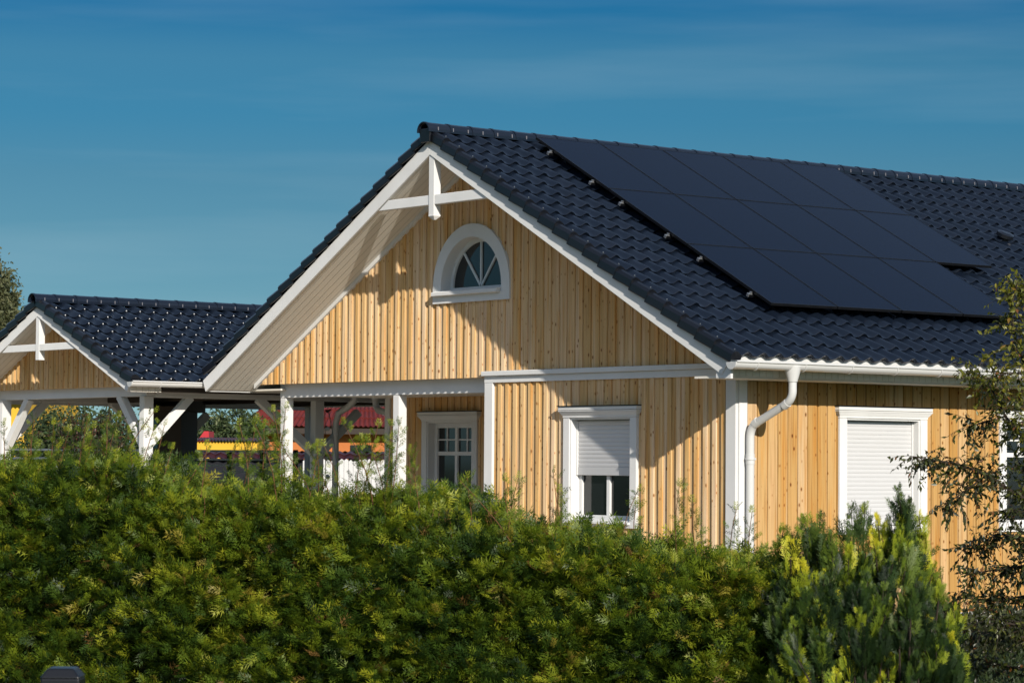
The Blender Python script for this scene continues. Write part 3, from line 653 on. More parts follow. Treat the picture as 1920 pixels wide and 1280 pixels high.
# king post + tie
mb = MB(); mb.box(CX - .06, CX + .05, CY0 + .01, CY0 + .11, 3.72, 4.46); mb.build('king_post', M['white'], cp, bevel=.006)
mb = MB(); mb.prism([(CX - 1.18, 3.86), (CX + 1.18, 3.86), (CX + .98, 3.965), (CX - .98, 3.965)], 1.835, 1.75, Gc); mb.build('collar_tie', M['white'], cp, bevel=.005)
mb = MB(); mb.box(CX + CHW - .20, CX + CHW - .17, CY0 + .04, CY1, 3.20, 3.40); mb.build('fascia_board', M['white'], cp, bevel=.004)
mb = MB(); mb.box(CX - CHW + .02, CX - CHW + .055, CY0 + .04, CY1, 3.10, 3.37); mb.build('fascia_board', M['white'], cp, bevel=.004)
gutter(CX + CHW + .06, 3.335, CY0 - .04, CY1, .070, cp, first=.5, step=.9)
mb = MB(); mb.tube([(-10.72, 2.05, 3.28), (-10.80, 2.05, 3.14), (-10.98, 2.05, 3.04), (-11.22, 2.05, 2.96), (-11.30, 2.05, 2.80), (-11.30, 2.05, .1)], .05, 12); mb.build('downpipe', M['pvc'], cp, smooth=True)
# house downpipe on the far eave
downpipe((-10.66, 2.35, 3.28), .16, (-9.80, 2.20, 2.86), .3, house)

# string lights hanging on the carport post
sl_ = thing('string_light', 'dangling string with small white globe bulbs beside the carport post', 'string light', (-11.30, 1.62, 2.95))
mb = MB(); p0 = at(609, 770, 41.3); p1 = at(611, 905, 41.3); mb.tube([p0, p1], .006, 5); mb.build('cord', M['pframe'], sl_)
for yy in (803, 848, 857, 893):
    p = at(612 + (yy % 3), yy, 41.3); mb = MB(); mb.tube([p + Vector((0, 0, .035)), p + Vector((0, 0, .02)), p, p - Vector((0, 0, .025)), p - Vector((0, 0, .036))], [.008, .03, .042, .03, .006], 10); mb.build('bulb', M['clip'], sl_, smooth=True)
cdn = thing('hanging_cord', 'thin pale cord slanting from the carport post towards the porch', 'cord', tuple(at(616, 772, 41.2)))
mb = MB(); mb.tube([at(616, 772, 41.2), at(622, 800, 41.1), at(627, 835, 41.0), at(632, 880, 40.9)], .008, 5); mb.build('cord_line', M['alu'], cdn)
mb = MB(); p = at(614, 771, 41.2); mb.tube([p + Vector((-.06, 0, .02)), p, p + Vector((.07, .02, .03))], [.01, .025, .01], 6); mb.build('knot', M['pframe'], cdn)

# ------------------------------------------------------------------ neighbourhood behind
red_t = mat('red_roof_tile', (.13, .018, .014), .6, .3, var=((3, 3, 3), .35)); darkred = mat('dark_red_coping', (.035, .008, .012), .45, .5, var=((5, 5, 5), .4))
orange = mat('orange_render', (.50, .17, .055), .9, .2, var=((1, 1, 1), .1)); yellow = mat('yellow_render', (.70, .42, .045), .9, .2, var=((1, 1, 1), .1))
gwall = mat('grey_garden_wall', (.018, .020, .026), .9, .2, var=((2, 2, 2), .3)); slat = mat('pale_fence_slat', (.60, .62, .63), .6, .3)
def corr(a, b, c, d, n, amp, mb, rows=8):
    """corrugated slope: a-b lower edge, d-c upper edge"""
    a, b, c, d = map(Vector, (a, b, c, d)); nn = (b - a).cross(d - a).normalized()
    if nn.z < 0: nn = -nn
    base = len(mb.v); m_ = n * 4
    for r in range(rows + 1):
        for st in ((0, 1) if 0 < r < rows else (0,)):
            f = r / rows
            for k in range(m_ + 1):
                g = k / m_; p = (a.lerp(b, g)).lerp(d.lerp(c, g), f); mb.v.append(tuple(p + nn * (amp * (.5 + .5 * math.sin(k * math.pi / 2)) + (amp * .6 if st == 1 else 0))))
    R = (len(mb.v) - base) // (m_ + 1)
    for r in range(R - 1):
        for k in range(m_): q = base + r * (m_ + 1) + k; mb.f.append((q, q + 1, q + m_ + 2, q + m_ + 1)); mb.t.append(None)
def gz(p, z=0): return Vector((p.x, p.y, z))
def block(name, pxa, pxb, ytop, d, deep, m, parent, zbot=0.0):
    a, b = at(pxa, ytop, d), at(pxb, ytop, d); z = (a.z + b.z) / 2; f = Fh * deep; mb = MB()
    mb.hexa([gz(a, zbot), gz(b, zbot), gz(b, zbot) + f, gz(a, zbot) + f, gz(a, z), gz(b, z), gz(b, z) + f, gz(a, z) + f]); return mb.build(name, m, parent), z
# orange house with red hipped roof
P0 = gz(at(600, 850, 76)); oh = thing('orange_house', 'orange rendered house with a red tiled hip roof seen through the open porch', 'house', tuple(P0))
block('wall', 480, 830, 799, 76, 9, orange, oh)
ea, eb = at(452, 799, 75.65), at(860, 799, 75.65); z = ea.z; ea.z = eb.z = z; ra = at(585, 690, 80.5); rb = at(760, 690, 80.5); zr = ra.z; rb.z = zr
ec, ed = eb + Fh * 11, ea + Fh * 11; mb = MB(); corr(ea, eb, rb, ra, 44, .05, mb); corr(ed, ea, ra, ra, 40, .05, mb); corr(eb, ec, rb, rb, 40, .05, mb); corr(ec, ed, ra, rb, 30, .05, mb); mb.build('roof', red_t, oh)
mb = MB(); mb.beam(ea - Vector((0, 0, .12)), eb - Vector((0, 0, .12)), .3, .16, Fh); mb.beam(ea + Fh * .6 - Vector((0, 0, .1)), eb + Fh * .6 - Vector((0, 0, .1)), 1.2, .04, Fh); mb.build('eave', M['darkwood'], oh)
wa, wb = at(657, 834, 75.96), at(697, 834, 75.96); mb = MB(); mb.hexa([gz(wa, 2.2), gz(wb, 2.2), gz(wb, 2.2) + Fh * .1, gz(wa, 2.2) + Fh * .1, wa, wb, wb + Fh * .1, wa + Fh * .1]); mb.build('window', M['glass'], oh)
# low yellow annex
P0 = gz(at(410, 850, 56)); ya = thing('yellow_annex', 'low yellow building with dark red roof edge beside the orange house', 'building', tuple(P0))
block('wall', 342, 482, 827, 56, 1.2, yellow, ya)
a, b = at(366, 827, 55.9), at(484, 827, 55.9); b.z = a.z; mb = MB(); corr(a, b, b + Fh * 1.3 + Vector((0, 0, .05)), a + Fh * 1.3 + Vector((0, 0, .05)), 20, .04, mb, 3); mb.build('roof', darkred, ya)
# yellow house at far left
P0 = gz(at(0, 850, 64)); yh = thing('yellow_house', 'bright yellow house wall at the far left behind the carport brace', 'house', tuple(P0))
block('wall', -160, 46, 742, 64, 8, yellow, yh); a, b = at(-170, 742, 63.4), at(54, 742, 63.4); b.z = a.z; mb = MB(); corr(a, b, b + Fh * 5 + Vector((0, 0, 1.6)), a + Fh * 5 + Vector((0, 0, 1.6)), 30, .06, mb, 8); mb.build('roof', darkred, yh)
a, b = at(22, 790, 63.95), at(60, 790, 63.95); mb = MB(); mb.hexa([gz(at(16, 800, 63.95), 2.0), gz(at(-6, 800, 63.95), 2.0), gz(at(-6, 800, 63.95), 2.0) + Fh * .1, gz(at(16, 800, 63.95), 2.0) + Fh * .1, at(16, 800, 63.95), at(-6, 800, 63.95), at(-6, 800, 63.95) + Fh * .1, at(16, 800, 63.95) + Fh * .1]); mb.build('window', M['glass'], yh)
# garden wall with tile coping
P0 = gz(at(500, 850, 52)); gw = thing('garden_wall', 'dark garden wall capped with dark red tiles behind the porch', 'wall', tuple(P0))
o_, zc = block('wall', -260, 790, 858, 52, .25, gwall, gw)
a, b = at(-262, 858, 51.85), at(792, 858, 51.85); a.z = b.z = zc - .02; mb = MB(); corr(a, b, b + Fh * .3 + Vector((0, 0, .14)), a + Fh * .3 + Vector((0, 0, .14)), 52, .05, mb, 2); corr(b + Fh * .6, a + Fh * .6, a + Fh * .3 + Vector((0, 0, .14)), b + Fh * .3 + Vector((0, 0, .14)), 52, .05, mb, 2); mb.build('coping', darkred, gw)
# slatted fence
P0 = gz(at(300, 870, 46)); sf = thing('slat_fence', 'low grey fence with pale horizontal rails behind the carport', 'fence', tuple(P0))
for k, yy in enumerate((846, 862, 873, 885)):
    a, b = at(-200, yy, 46), at(548, yy, 46); z = b.z; a.z = z; mb = MB(); mb.beam(a, b, .05, .035, Fh); mb.build('rail', slat, sf)
for px in range(-190, 560, 62):
    a = at(px, 843, 46.06); mb = MB(); mb.hexa([gz(a) + q for q in (Rh * -.04, Rh * .04, Rh * .04 + Fh * .06, Rh * -.04 + Fh * .06)] + [a + q for q in (Rh * -.04, Rh * .04, Rh * .04 + Fh * .06, Rh * -.04 + Fh * .06)]); mb.build('fence_post', gwall, sf)
# white picket fence
P0 = gz(at(660, 880, 51.2)); wf = thing('picket_fence', 'white picket fence with rounded tops seen through the porch', 'fence', tuple(P0))
for k in range(24):
    px = 572 + k * 8.6; a = at(px, 861 + 1.5 * math.sin(k * 1.3), 51.2); w2 = .041; mb = MB(); pts = [(-w2, 0), (w2, 0), (w2, a.z - .03), (0, a.z), (-w2, a.z - .03)]
    mb.prism(pts, 0, .02, lambda u, v, n, a=a: gz(a) + Rh * u + Vector((0, 0, v)) + Fh * n); mb.build('picket', M['white'], wf)
for zz in (1.6, .6):
    a, b = gz(at(570, 870, 51.25), zz), gz(at(775, 870, 51.25), zz); mb = MB(); mb.beam(a, b, .03, .07, Fh); mb.build('rail', M['white'], wf)
# dark shed and small red roof
P0 = gz(at(300, 850, 42)); sh = thing('garden_shed', 'dark boarded shed standing in shade behind the carport', 'shed', tuple(P0))
block('wall', 272, 340, 768, 42.5, 2.2, M['darkwood'], sh); a, b = at(262, 768, 42.2), at(350, 768, 42.2); b.z = a.z; mb = MB(); mb.hexa([a, b, b + Fh * 2.6, a + Fh * 2.6, a + Vector((0, 0, .06)), b + Vector((0, 0, .06)), b + Fh * 2.6 + Vector((0, 0, .3)), a + Fh * 2.6 + Vector((0, 0, .3))]); mb.build('roof', M['darkwood'], sh)
a, b = at(286, 785, 42.48), at(296, 785, 42.48); mb = MB(); mb.hexa([gz(a, 2.4), gz(b, 2.4), gz(b, 2.4) + Fh * .05, gz(a, 2.4) + Fh * .05, a, b, b + Fh * .05, a + Fh * .05]); mb.build('window', mat('teal_pane', (.02, .12, .16), .2, .5), sh)
P0 = gz(at(382, 840, 58.3)); ph = thing('playhouse', 'small play hut with a bright red roof beyond the garden', 'playhouse', tuple(P0))
pr = mat('red_plastic', (.45, .02, .03), .4, .5); block('wall', 372, 390, 828, 58.3, .9, mat('dark_board', (.03, .035, .03), .6), ph)
a, b, c = at(368, 829, 58.2), at(392, 829, 58.2), at(387, 808, 58.2); mb = MB(); mb.hexa([a, b, b + Fh * 1.0, a + Fh * 1.0, c - Rh * .05, c + Rh * .05, c + Rh * .05 + Fh * 1.0, c - Rh * .05 + Fh * 1.0]); mb.build('roof', pr, ph)

# ------------------------------------------------------------------ foliage prototypes
def spray_proto(nside, ang, w, curl, sub=3, seed=0):
    r = random.Random(seed); V = []; Fq = []
    def needle(p, d, L, wd, zc):
        d = d / np.linalg.norm(d); s = np.array([-d[1], d[0], 0]); i = len(V); a = p; b = p + d * L * .45 + s * wd; c = p + d * L; e = p + d * L * .45 - s * wd
        for q in (a, b, c, e): q = np.array(q, float); q[2] += -zc * (q[0] ** 2) - .25 * abs(q[1]) ** 1.5; V.append(q)
        Fq.append((i, i + 1, i + 2, i + 3))
    needle(np.zeros(3), np.array([1., 0, 0]), 1.0, w * .5, curl)
    for k in range(nside):
        f = .12 + .8 * k / nside; L = (.50 * (1 - f) ** .7 + .12) * r.uniform(.8, 1.15)
        for s in (1, -1):
            an = s * (ang + r.uniform(-.12, .12)); p = np.array([f + r.uniform(-.02, .02), 0, 0]); d = np.array([math.cos(an), math.sin(an), 0]); needle(p, d, L, w, curl)
            for j in range(sub):
                g = .25 + .6 * j / sub
                for s2 in (1, -1):
                    if r.random() < .85:
                        a2 = an + s2 * .65; needle(p + d * L * g, np.array([math.cos(a2), math.sin(a2), 0]), L * .42 * (1.1 - g * .5), w * .8, curl)
    return np.array(V), np.array(Fq)
thuja = [spray_proto(3 + s % 2, .55 + .07 * s, .030, .22, 1, s) for s in range(5)]
gold = [spray_proto(4, .50, .028, .10, 1, 20 + s) for s in range(4)]
flame = [spray_proto(8, .40, .0135, .10, 2, 40 + s) for s in range(6)]
leafp = [(np.array([[0, 0, 0], [.4, .24, .07], [1, 0, -.12], [.4, -.24, .07], [.5, 0, -.01]], float), np.array([(0, 4, 2, 1), (0, 3, 2, 4)])),
         (np.array([[0, 0, 0], [.45, .21, -.03], [1, 0, .1], [.45, -.21, -.03], [.5, 0, .05]], float), np.array([(0, 4, 2, 1), (0, 3, 2, 4)]))]
def nrm(a): return a / (np.linalg.norm(a, axis=-1, keepdims=True) + 1e-9)
def rnd(n): return rng.normal(size=(n, 3))
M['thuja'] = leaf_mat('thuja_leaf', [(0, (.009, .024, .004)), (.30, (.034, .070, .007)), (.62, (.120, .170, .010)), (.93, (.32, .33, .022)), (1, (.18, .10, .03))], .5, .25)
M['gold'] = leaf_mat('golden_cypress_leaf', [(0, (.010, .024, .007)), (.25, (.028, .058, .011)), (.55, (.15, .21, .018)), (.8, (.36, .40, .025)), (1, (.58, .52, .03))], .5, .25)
M['leaf'] = leaf_mat('tree_leaf', [(0, (.022, .026, .010)), (.35, (.045, .055, .013)), (.65, (.12, .13, .016)), (.92, (.24, .21, .02)), (1, (.18, .07, .02))], .4, .3, .5)
M['redleaf'] = leaf_mat('mixed_shrub_leaf', [(0, (.015, .035, .012)), (.45, (.04, .075, .016)), (.75, (.10, .035, .025)), (1, (.14, .13, .03))], .45, .3)
M['bark'] = mat('reddish_twig', (.13, .065, .030), .9, .2, var=((20, 20, 20), .3)); M['dbark'] = mat('dark_bark', (.035, .026, .020), .9, .2, var=((20, 20, 20), .3))
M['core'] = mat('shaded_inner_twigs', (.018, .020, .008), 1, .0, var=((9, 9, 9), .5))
def vn(x, y, s=0):
    """cheap smooth noise"""
    return (np.sin(x * 1.7 + s) * np.cos(y * 2.3 - s * 1.3) + .5 * np.sin(x * 4.1 + y * 3.3 + s * 2) + .35 * np.sin(x * 7.9 - y * 6.1 + s)) / 1.5

# ------------------------------------------------------------------ thuja hedge
HR = np.array(gz(at(1530, 1000, 17.3))); HL = np.array(gz(at(-190, 1000, 20.8))); HD = HR - HL; HLEN = np.linalg.norm(HD); hu = HD / HLEN
hn = np.array([hu[1], -hu[0], 0]); hn = hn if hn @ np.array(Fh) < 0 else -hn; Z = np.array([0, 0, 1.])
prof_px = [(-190, 848), (0, 850), (120, 836), (215, 852), (262, 880), (330, 905), (430, 900), (560, 908), (640, 905), (720, 890), (790, 925), (860, 965), (960, 968), (1010, 960), (1090, 1000), (1150, 985), (1230, 1020), (1290, 1005), (1360, 1020), (1450, 1035), (1530, 1040)]
pu = []; ph_ = []
for px, py in prof_px:
    # depth along the hedge front at that column
    d0, d1 = 5.0, 40.0
    dr = np.array(at(px, py, 1.0) - CAM); t = ((HL - np.array(CAM)) @ hn) / (dr @ hn); p = np.array(CAM) + dr * t; pu.append((p - HL) @ hu); ph_.append(p[2])
htop = lambda u: np.interp(u, pu, ph_) - .29
hedge = thing('thuja_hedge', 'dense green thuja hedge with feathery untrimmed top across the foreground', 'hedge', tuple(HL + hu * HLEN / 2))
def make_hedge():
    n = 3000
    u = rng.uniform(-.1, HLEN + .1, n); tp = htop(u) + .05 * vn(u * 3.1, 0 * u, 1.); h = .15 + (tp - .10) * rng.random(n) ** .8
    top = rng.random(n) < .22; h = np.where(top, tp - rng.random(n) * .12, h)
    lump = .17 * vn(u * 1.9, h * 2.4) + .14 * vn(u * 6, h * 5.5, 2.)
    bulge = -.32 * np.clip((h / np.maximum(tp, .1)) - .55, 0, 1) ** 1.3                  # narrower towards the top
    dep = np.where(top, -rng.random(n) * .75, 0) + lump + bulge - rng.random(n) * .10
    base = HL + u[:, None] * hu + h[:, None] * Z + (dep - .16)[:, None] * hn
    bd = nrm(hn * rng.uniform(.5, 1.0, n)[:, None] + Z * rng.uniform(-.15, .75, n)[:, None] + hu * rng.normal(0, .45, n)[:, None])
    bd = np.where(top[:, None], nrm(Z * 1.0 + hn * .25 + rnd(n) * .35), bd)
    bl = rng.uniform(.16, .34, n); bt = rng.beta(1.5, 2.3, n)
    k = 15; idx = np.repeat(np.arange(n), k); f = rng.random(n * k) ** .7; side = rng.choice([-1, 1], n * k)
    lat = nrm(np.cross(bd[idx], Z + rnd(n * k) * .3)); P = base[idx] + bd[idx] * (bl[idx] * f)[:, None] + rnd(n * k) * .02
    P[:, 2] -= (f ** 2) * bl[idx] * .25
    X = nrm(bd[idx] * .7 + lat * (side * (1.0 - .75 * f))[:, None] * .9 + Z * rng.normal(-.05, .35, n * k)[:, None] + rnd(n * k) * .22)
    Y = nrm(np.cross(X, lat) + hn * .5 + rnd(n * k) * .5); S = rng.uniform(.10, .20, n * k) * (1.1 - .35 * f)
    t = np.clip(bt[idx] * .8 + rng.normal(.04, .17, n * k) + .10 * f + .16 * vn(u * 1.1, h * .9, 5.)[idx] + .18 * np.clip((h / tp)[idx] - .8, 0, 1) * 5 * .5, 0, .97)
    t = np.where(rng.random(n * k) < .012, 1.0, t); return P, X, Y, S, t[:, None]
A = make_hedge()
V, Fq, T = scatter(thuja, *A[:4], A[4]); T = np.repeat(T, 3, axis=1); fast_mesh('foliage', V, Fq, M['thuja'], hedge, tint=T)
# core
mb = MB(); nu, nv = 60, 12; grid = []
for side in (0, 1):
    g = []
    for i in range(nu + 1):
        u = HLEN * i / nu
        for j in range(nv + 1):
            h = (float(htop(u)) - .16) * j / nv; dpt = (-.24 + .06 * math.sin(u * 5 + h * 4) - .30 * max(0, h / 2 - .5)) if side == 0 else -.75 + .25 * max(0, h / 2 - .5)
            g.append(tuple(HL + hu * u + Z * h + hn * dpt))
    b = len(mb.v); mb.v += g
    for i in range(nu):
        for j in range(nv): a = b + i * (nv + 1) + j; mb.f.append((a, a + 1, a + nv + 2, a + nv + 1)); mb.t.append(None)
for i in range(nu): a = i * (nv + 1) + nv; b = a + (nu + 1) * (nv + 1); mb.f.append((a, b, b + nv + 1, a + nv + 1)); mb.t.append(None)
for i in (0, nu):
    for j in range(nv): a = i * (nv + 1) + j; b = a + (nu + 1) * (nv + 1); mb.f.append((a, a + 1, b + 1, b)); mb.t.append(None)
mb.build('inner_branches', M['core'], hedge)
# leaders standing above the hedge
def leaders():
    st = MB(); P = []; X = []; Y = []; S = []; T = []
    spec = [(rng.uniform(0, HLEN), rng.uniform(.0, .21)) for _ in range(360)]
    tall = [(12, 815), (55, 815), (75, 790), (112, 800), (138, 805), (165, 785), (205, 795), (222, 810), (270, 850), (285, 845), (405, 840), (450, 800), (515, 800), (575, 840), (590, 850), (625, 830), (655, 830), (722, 800), (745, 830), (35, 800), (95, 812), (150, 790), (188, 775), (250, 800), (300, 850), (372, 840), (432, 790), (470, 765), (498, 800), (538, 775), (556, 800), (612, 845), (640, 800), (668, 840), (706, 800), (735, 800), (760, 850), (800, 880), (860, 900), (905, 900), (938, 905), (1000, 905), (1020, 890), (1032, 925), (1120, 925), (1180, 950), (1262, 915), (1290, 945), (1340, 960), (1385, 965), (1430, 985)]
    for px, py in tall:
        dr = np.array(at(px, py, 1.0) - CAM); t = ((HL - hn * .35 - np.array(CAM)) @ hn) / (dr @ hn); p = np.array(CAM) + dr * t; u = (p - HL) @ hu; spec.append((u, p[2] - float(htop(u)) + .02))
    for u, ex in spec:
        z1 = float(htop(u)) + ex; z0 = float(htop(u)) - .35; b = HL + hu * u + hn * (-.15 - rng.random() * .5); b[2] = z0; lean = rnd(1)[0] * .10; lean[2] = 0; H = z1 - z0
        pts = [b + Z * H * f + lean * H * f * f * 1.5 + hu * .02 * math.sin(f * 6 + u) for f in np.linspace(0, 1, 7)]
        st.tube([Vector(p) for p in pts], [.006 * (1 - .8 * f) + .001 for f in np.linspace(0, 1, 7)], 5)
        ns = int(H / .018); dens = 1.0 if ex < .22 else .8
        for i in range(ns):
            f = (i + .5) / ns
            if rng.random() > dens: continue
            an = rng.uniform(0, 6.28); d = np.array([math.cos(an), math.sin(an), .55 + .5 * f]); p = b + Z * H * f + lean * H * f * f * 1.5
            L = rng.uniform(.08, .15) * (1.2 - .75 * f) * (1.0 if ex < .22 else .95)
            for q in range(3 if f < .55 else 2):
                P.append(p + nrm(d) * L * .5 * q); X.append(nrm(d + rnd(1)[0] * .3)); Y.append(rnd(1)[0] + hn * .6); S.append(L); T.append(np.clip(rng.normal(.52, .17), 0, .98))
        P.append(pts[-1] - Z * .02); X.append(Z + lean); Y.append(hn + rnd(1)[0] * .3); S.append(.08); T.append(.8)
    V, Fq, TT = scatter(thuja, np.array(P), np.array(X), np.array(Y), np.array(S), np.array(T)[:, None]); fast_mesh('leader_shoots', V, Fq, M['thuja'], hedge, tint=np.repeat(TT, 3, axis=1))
    st.build('stems', M['bark'], hedge)
leaders()

# ------------------------------------------------------------------ golden cypress shrub
def cypress():
    cy = thing('cypress_shrub', 'bushy cypress shrub with upright yellow green plumes at the right end of the hedge', 'shrub', tuple(gz(at(1630, 1000, 17.6))))
    sil = [(1440, 1040), (1470, 985), (1500, 962), (1535, 955), (1570, 1005), (1595, 945), (1622, 942), (1650, 985), (1682, 905), (1705, 925), (1735, 985), (1765, 1030), (1785, 1090), (1805, 1160), (1820, 1290)]
    sx = [s[0] for s in sil]; sy = [s[1] for s in sil]
    P = []; X = []; Y = []; S = []; T = []; FP, FX, FY, FS, FT = [], [], [], [], []; st = MB(); base = Vector(gz(at(1630, 1000, 17.7)))
    plumes = [(1682, 905, .55, 0), (1706, 930, .4, 0), (1595, 945, .5, 0), (1622, 940, .35, .1), (1540, 957, .5, 0), (1500, 965, .4, .1), (1468, 985, .35, .1), (1645, 968, .3, 0), (1560, 992, .5, -.3), (1722, 958, .35, .1), (1500, 1045, .45, -.5), (1558, 1010, .5, -.35), (1592, 1020, .4, -.4), (1515, 1105, .4, -.6), (1490, 1160, .35, -.65), (1608, 1100, .3, -.6), (1640, 1120, .3, -.6)]
    for _ in range(340):
        px = rng.uniform(1445, 1812); yt = np.interp(px, sx, sy); py = yt + 32 + (1420 - yt) * rng.random() ** .85; k = (py - yt) / 300
        plumes.append((px, py, rng.uniform(.22, .42), .25 - min(.95, k * 1.6) + rng.normal(0, .12)))
    for px, py, L, dd in plumes:
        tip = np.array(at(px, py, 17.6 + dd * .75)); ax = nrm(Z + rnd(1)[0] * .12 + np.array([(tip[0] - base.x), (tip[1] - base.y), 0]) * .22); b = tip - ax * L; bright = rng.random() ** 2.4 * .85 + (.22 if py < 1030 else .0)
        st.tube([Vector(b - ax * .15), Vector(b + ax * L * .5), Vector(tip - ax * .03)], [.008, .005, .002], 5)
        for q in range(13):
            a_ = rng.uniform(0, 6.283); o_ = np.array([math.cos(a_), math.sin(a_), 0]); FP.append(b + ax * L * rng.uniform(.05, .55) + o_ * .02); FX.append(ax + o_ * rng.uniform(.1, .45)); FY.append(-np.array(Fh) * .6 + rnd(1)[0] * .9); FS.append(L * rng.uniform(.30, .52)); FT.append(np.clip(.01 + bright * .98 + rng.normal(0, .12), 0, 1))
        n = int(L / .0075); f = rng.random(n) ** .8; an = rng.uniform(0, 6.283, n); lat = np.stack([np.cos(an), np.sin(an), np.zeros(n)], 1); r = .085 * (1 - f) ** .6 * (L / .4)
        p = b + ax * (L * f * .92)[:, None] + lat * (r * rng.random(n) * .8)[:, None]
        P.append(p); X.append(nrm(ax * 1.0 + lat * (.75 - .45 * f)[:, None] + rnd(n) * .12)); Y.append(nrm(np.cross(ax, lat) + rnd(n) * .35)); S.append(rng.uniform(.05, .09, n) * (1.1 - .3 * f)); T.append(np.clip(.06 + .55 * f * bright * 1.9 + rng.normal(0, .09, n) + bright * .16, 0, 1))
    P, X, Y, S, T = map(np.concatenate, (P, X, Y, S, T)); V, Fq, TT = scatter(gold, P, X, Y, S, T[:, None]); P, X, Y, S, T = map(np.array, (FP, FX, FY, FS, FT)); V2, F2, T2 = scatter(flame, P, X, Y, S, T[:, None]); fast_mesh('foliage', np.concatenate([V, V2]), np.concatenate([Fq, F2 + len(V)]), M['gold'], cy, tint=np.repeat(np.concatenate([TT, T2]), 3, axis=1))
    for k in range(14):
        an = k * 2.4; st.tube([base, base + Vector((math.cos(an) * .2, math.sin(an) * .2, .5)), base + Vector((math.cos(an) * .45, math.sin(an) * .35, 1.1))], [.03, .02, .008], 6)
    st.build('stems', M['dbark'], cy)
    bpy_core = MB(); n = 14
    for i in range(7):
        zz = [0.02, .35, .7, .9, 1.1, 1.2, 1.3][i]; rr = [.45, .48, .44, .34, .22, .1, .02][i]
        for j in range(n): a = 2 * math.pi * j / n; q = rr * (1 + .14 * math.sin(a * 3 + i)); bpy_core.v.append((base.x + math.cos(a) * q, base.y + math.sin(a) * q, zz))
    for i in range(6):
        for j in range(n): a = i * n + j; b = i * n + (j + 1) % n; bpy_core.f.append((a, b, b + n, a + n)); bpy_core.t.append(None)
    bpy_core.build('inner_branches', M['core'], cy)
cypress()

# ------------------------------------------------------------------ leafy plants helper
def leafy(name, label, cat, branches, mat_leaf, leaf=(.035, .06), dens=1.0, twig=(.12, .34), droop=.35, trunk=None, tintf=None, bark=None, group=None, perm=26, base=None):
    """branches: list of (points, radius0). Twigs with leaves grow from them"""
    root = thing(name, label, cat, tuple(base) if base is not None else tuple(gz(Vector(branches[0][0][0]))), group); st = MB(); P = []; X = []; Y = []; S = []; T = []
    for bi, (pts, r0, tb) in enumerate(branches):
        pts = [Vector(p) for p in pts]; Ls = [(b - a).length for a, b in zip(pts, pts[1:])]; tot = sum(Ls)
        st.tube(pts, [r0 * (1 - .85 * k / (len(pts) - 1)) + .002 for k in range(len(pts))], 7)
        if tb is None: continue
        nt_ = int(tot * perm * dens)
        for k in range(nt_):
            s = rng.random() ** .8 * tot; i = 0
            while i < len(Ls) - 1 and s > Ls[i]: s -= Ls[i]; i += 1
            p = np.array(pts[i].lerp(pts[i + 1], min(1, s / Ls[i]))); d = np.array((pts[i + 1] - pts[i]).normalized()); tl = rng.uniform(*twig)
            td = nrm(d * rng.uniform(.1, .9) + rnd(1)[0] * .8); tw = []; q = p.copy(); cur = td.copy(); nseg = 5
            for j in range(nseg + 1):
                tw.append(Vector(q)); cur = nrm(cur - Z * droop * .35); q = q + cur * tl / nseg
            st.tube(tw, [.0035, .003, .0025, .002, .0015, .001], 3, caps=False)
            nl = int(tl / .022)
            for j in range(nl):
                f = (j + .7) / nl; kk = min(nseg - 1, int(f * nseg)); lp = np.array(tw[kk].lerp(tw[kk + 1], f * nseg - kk)); ld = np.array((tw[kk + 1] - tw[kk]).normalized())
                P.append(lp); X.append(nrm(ld * .6 + rnd(1)[0] * .55 - Z * droop)); Y.append(nrm(rnd(1)[0] + Z * .7)); S.append(rng.uniform(*leaf)); T.append(np.clip(tb + rng.normal(0, .16), 0, .97) if rng.random() > .03 else 1.0)
    V, Fq, TT = scatter(leafp, np.array(P), np.array(X), np.array(Y), np.array(S), np.array(T)[:, None]); fast_mesh('crown', V, Fq, mat_leaf, root, tint=np.repeat(TT, 3, axis=1))
    st.build('trunk', bark or M['dbark'], root); return root
def B(px, d, r=.012, tb=.4):
    return ([at(x, y, d + (q * .9 if q else 0)) for x, y, *rest in px for q in [rest[0] if rest else 0]], r, tb)
D = 22.0
br = [([gz(at(2010, 1000, D)), at(2005, 1000, D), at(1990, 800, D), at(1960, 640, D), at(1940, 520, D)], .045, None),
      B([(2005, 1000), (1920, 935), (1850, 890), (1790, 868), (1712, 856)], D - .2, .016, .30), B([(1850, 890), (1810, 920), (1765, 950)], D - .3, .007, .25),
      B([(1990, 900), (1925, 830), (1885, 780), (1855, 720), (1822, 694)], D, .014, .62), B([(1885, 780), (1850, 790), (1815, 800)], D + .2, .006, .35),
      B([(1980, 820), (1935, 720), (1905, 640), (1895, 580), (1908, 530)], D + .1, .014, .66), B([(1925, 700), (1890, 700), (1860, 705)], D - .3, .007, .6), B([(1960, 700), (1930, 600), (1925, 540)], D + .5, .010, .55),
      B([(2000, 1040), (1930, 1010), (1870, 1000), (1815, 1030)], D + .3, .012, .28), B([(2005, 1090), (1920, 1060), (1850, 1070), (1812, 1078)], D - .2, .012, .28),
      B([(2005, 1235), (1930, 1195), (1860, 1190), (1800, 1175)], D - .3, .012, .25), B([(2000, 1300), (1920, 1255), (1850, 1240), (1800, 1225)], D + .2, .012, .25), B([(1990, 1200), (1900, 1170), (1850, 1160)], D - .6, .010, .3),
      B([(2005, 1150), (1930, 1115), (1870, 1125), (1800, 1120)], D, .012, .32), B([(2000, 980), (1940, 900), (1905, 860)], D + .6, .012, .33), B([(1990, 940), (1930, 960), (1880, 960)], D - .5, .010, .28), B([(2000, 860), (1950, 790), (1915, 760)], D - .4, .012, .4), B([(2000, 1100), (1950, 1050), (1920, 1000)], D - .5, .012, .3)]
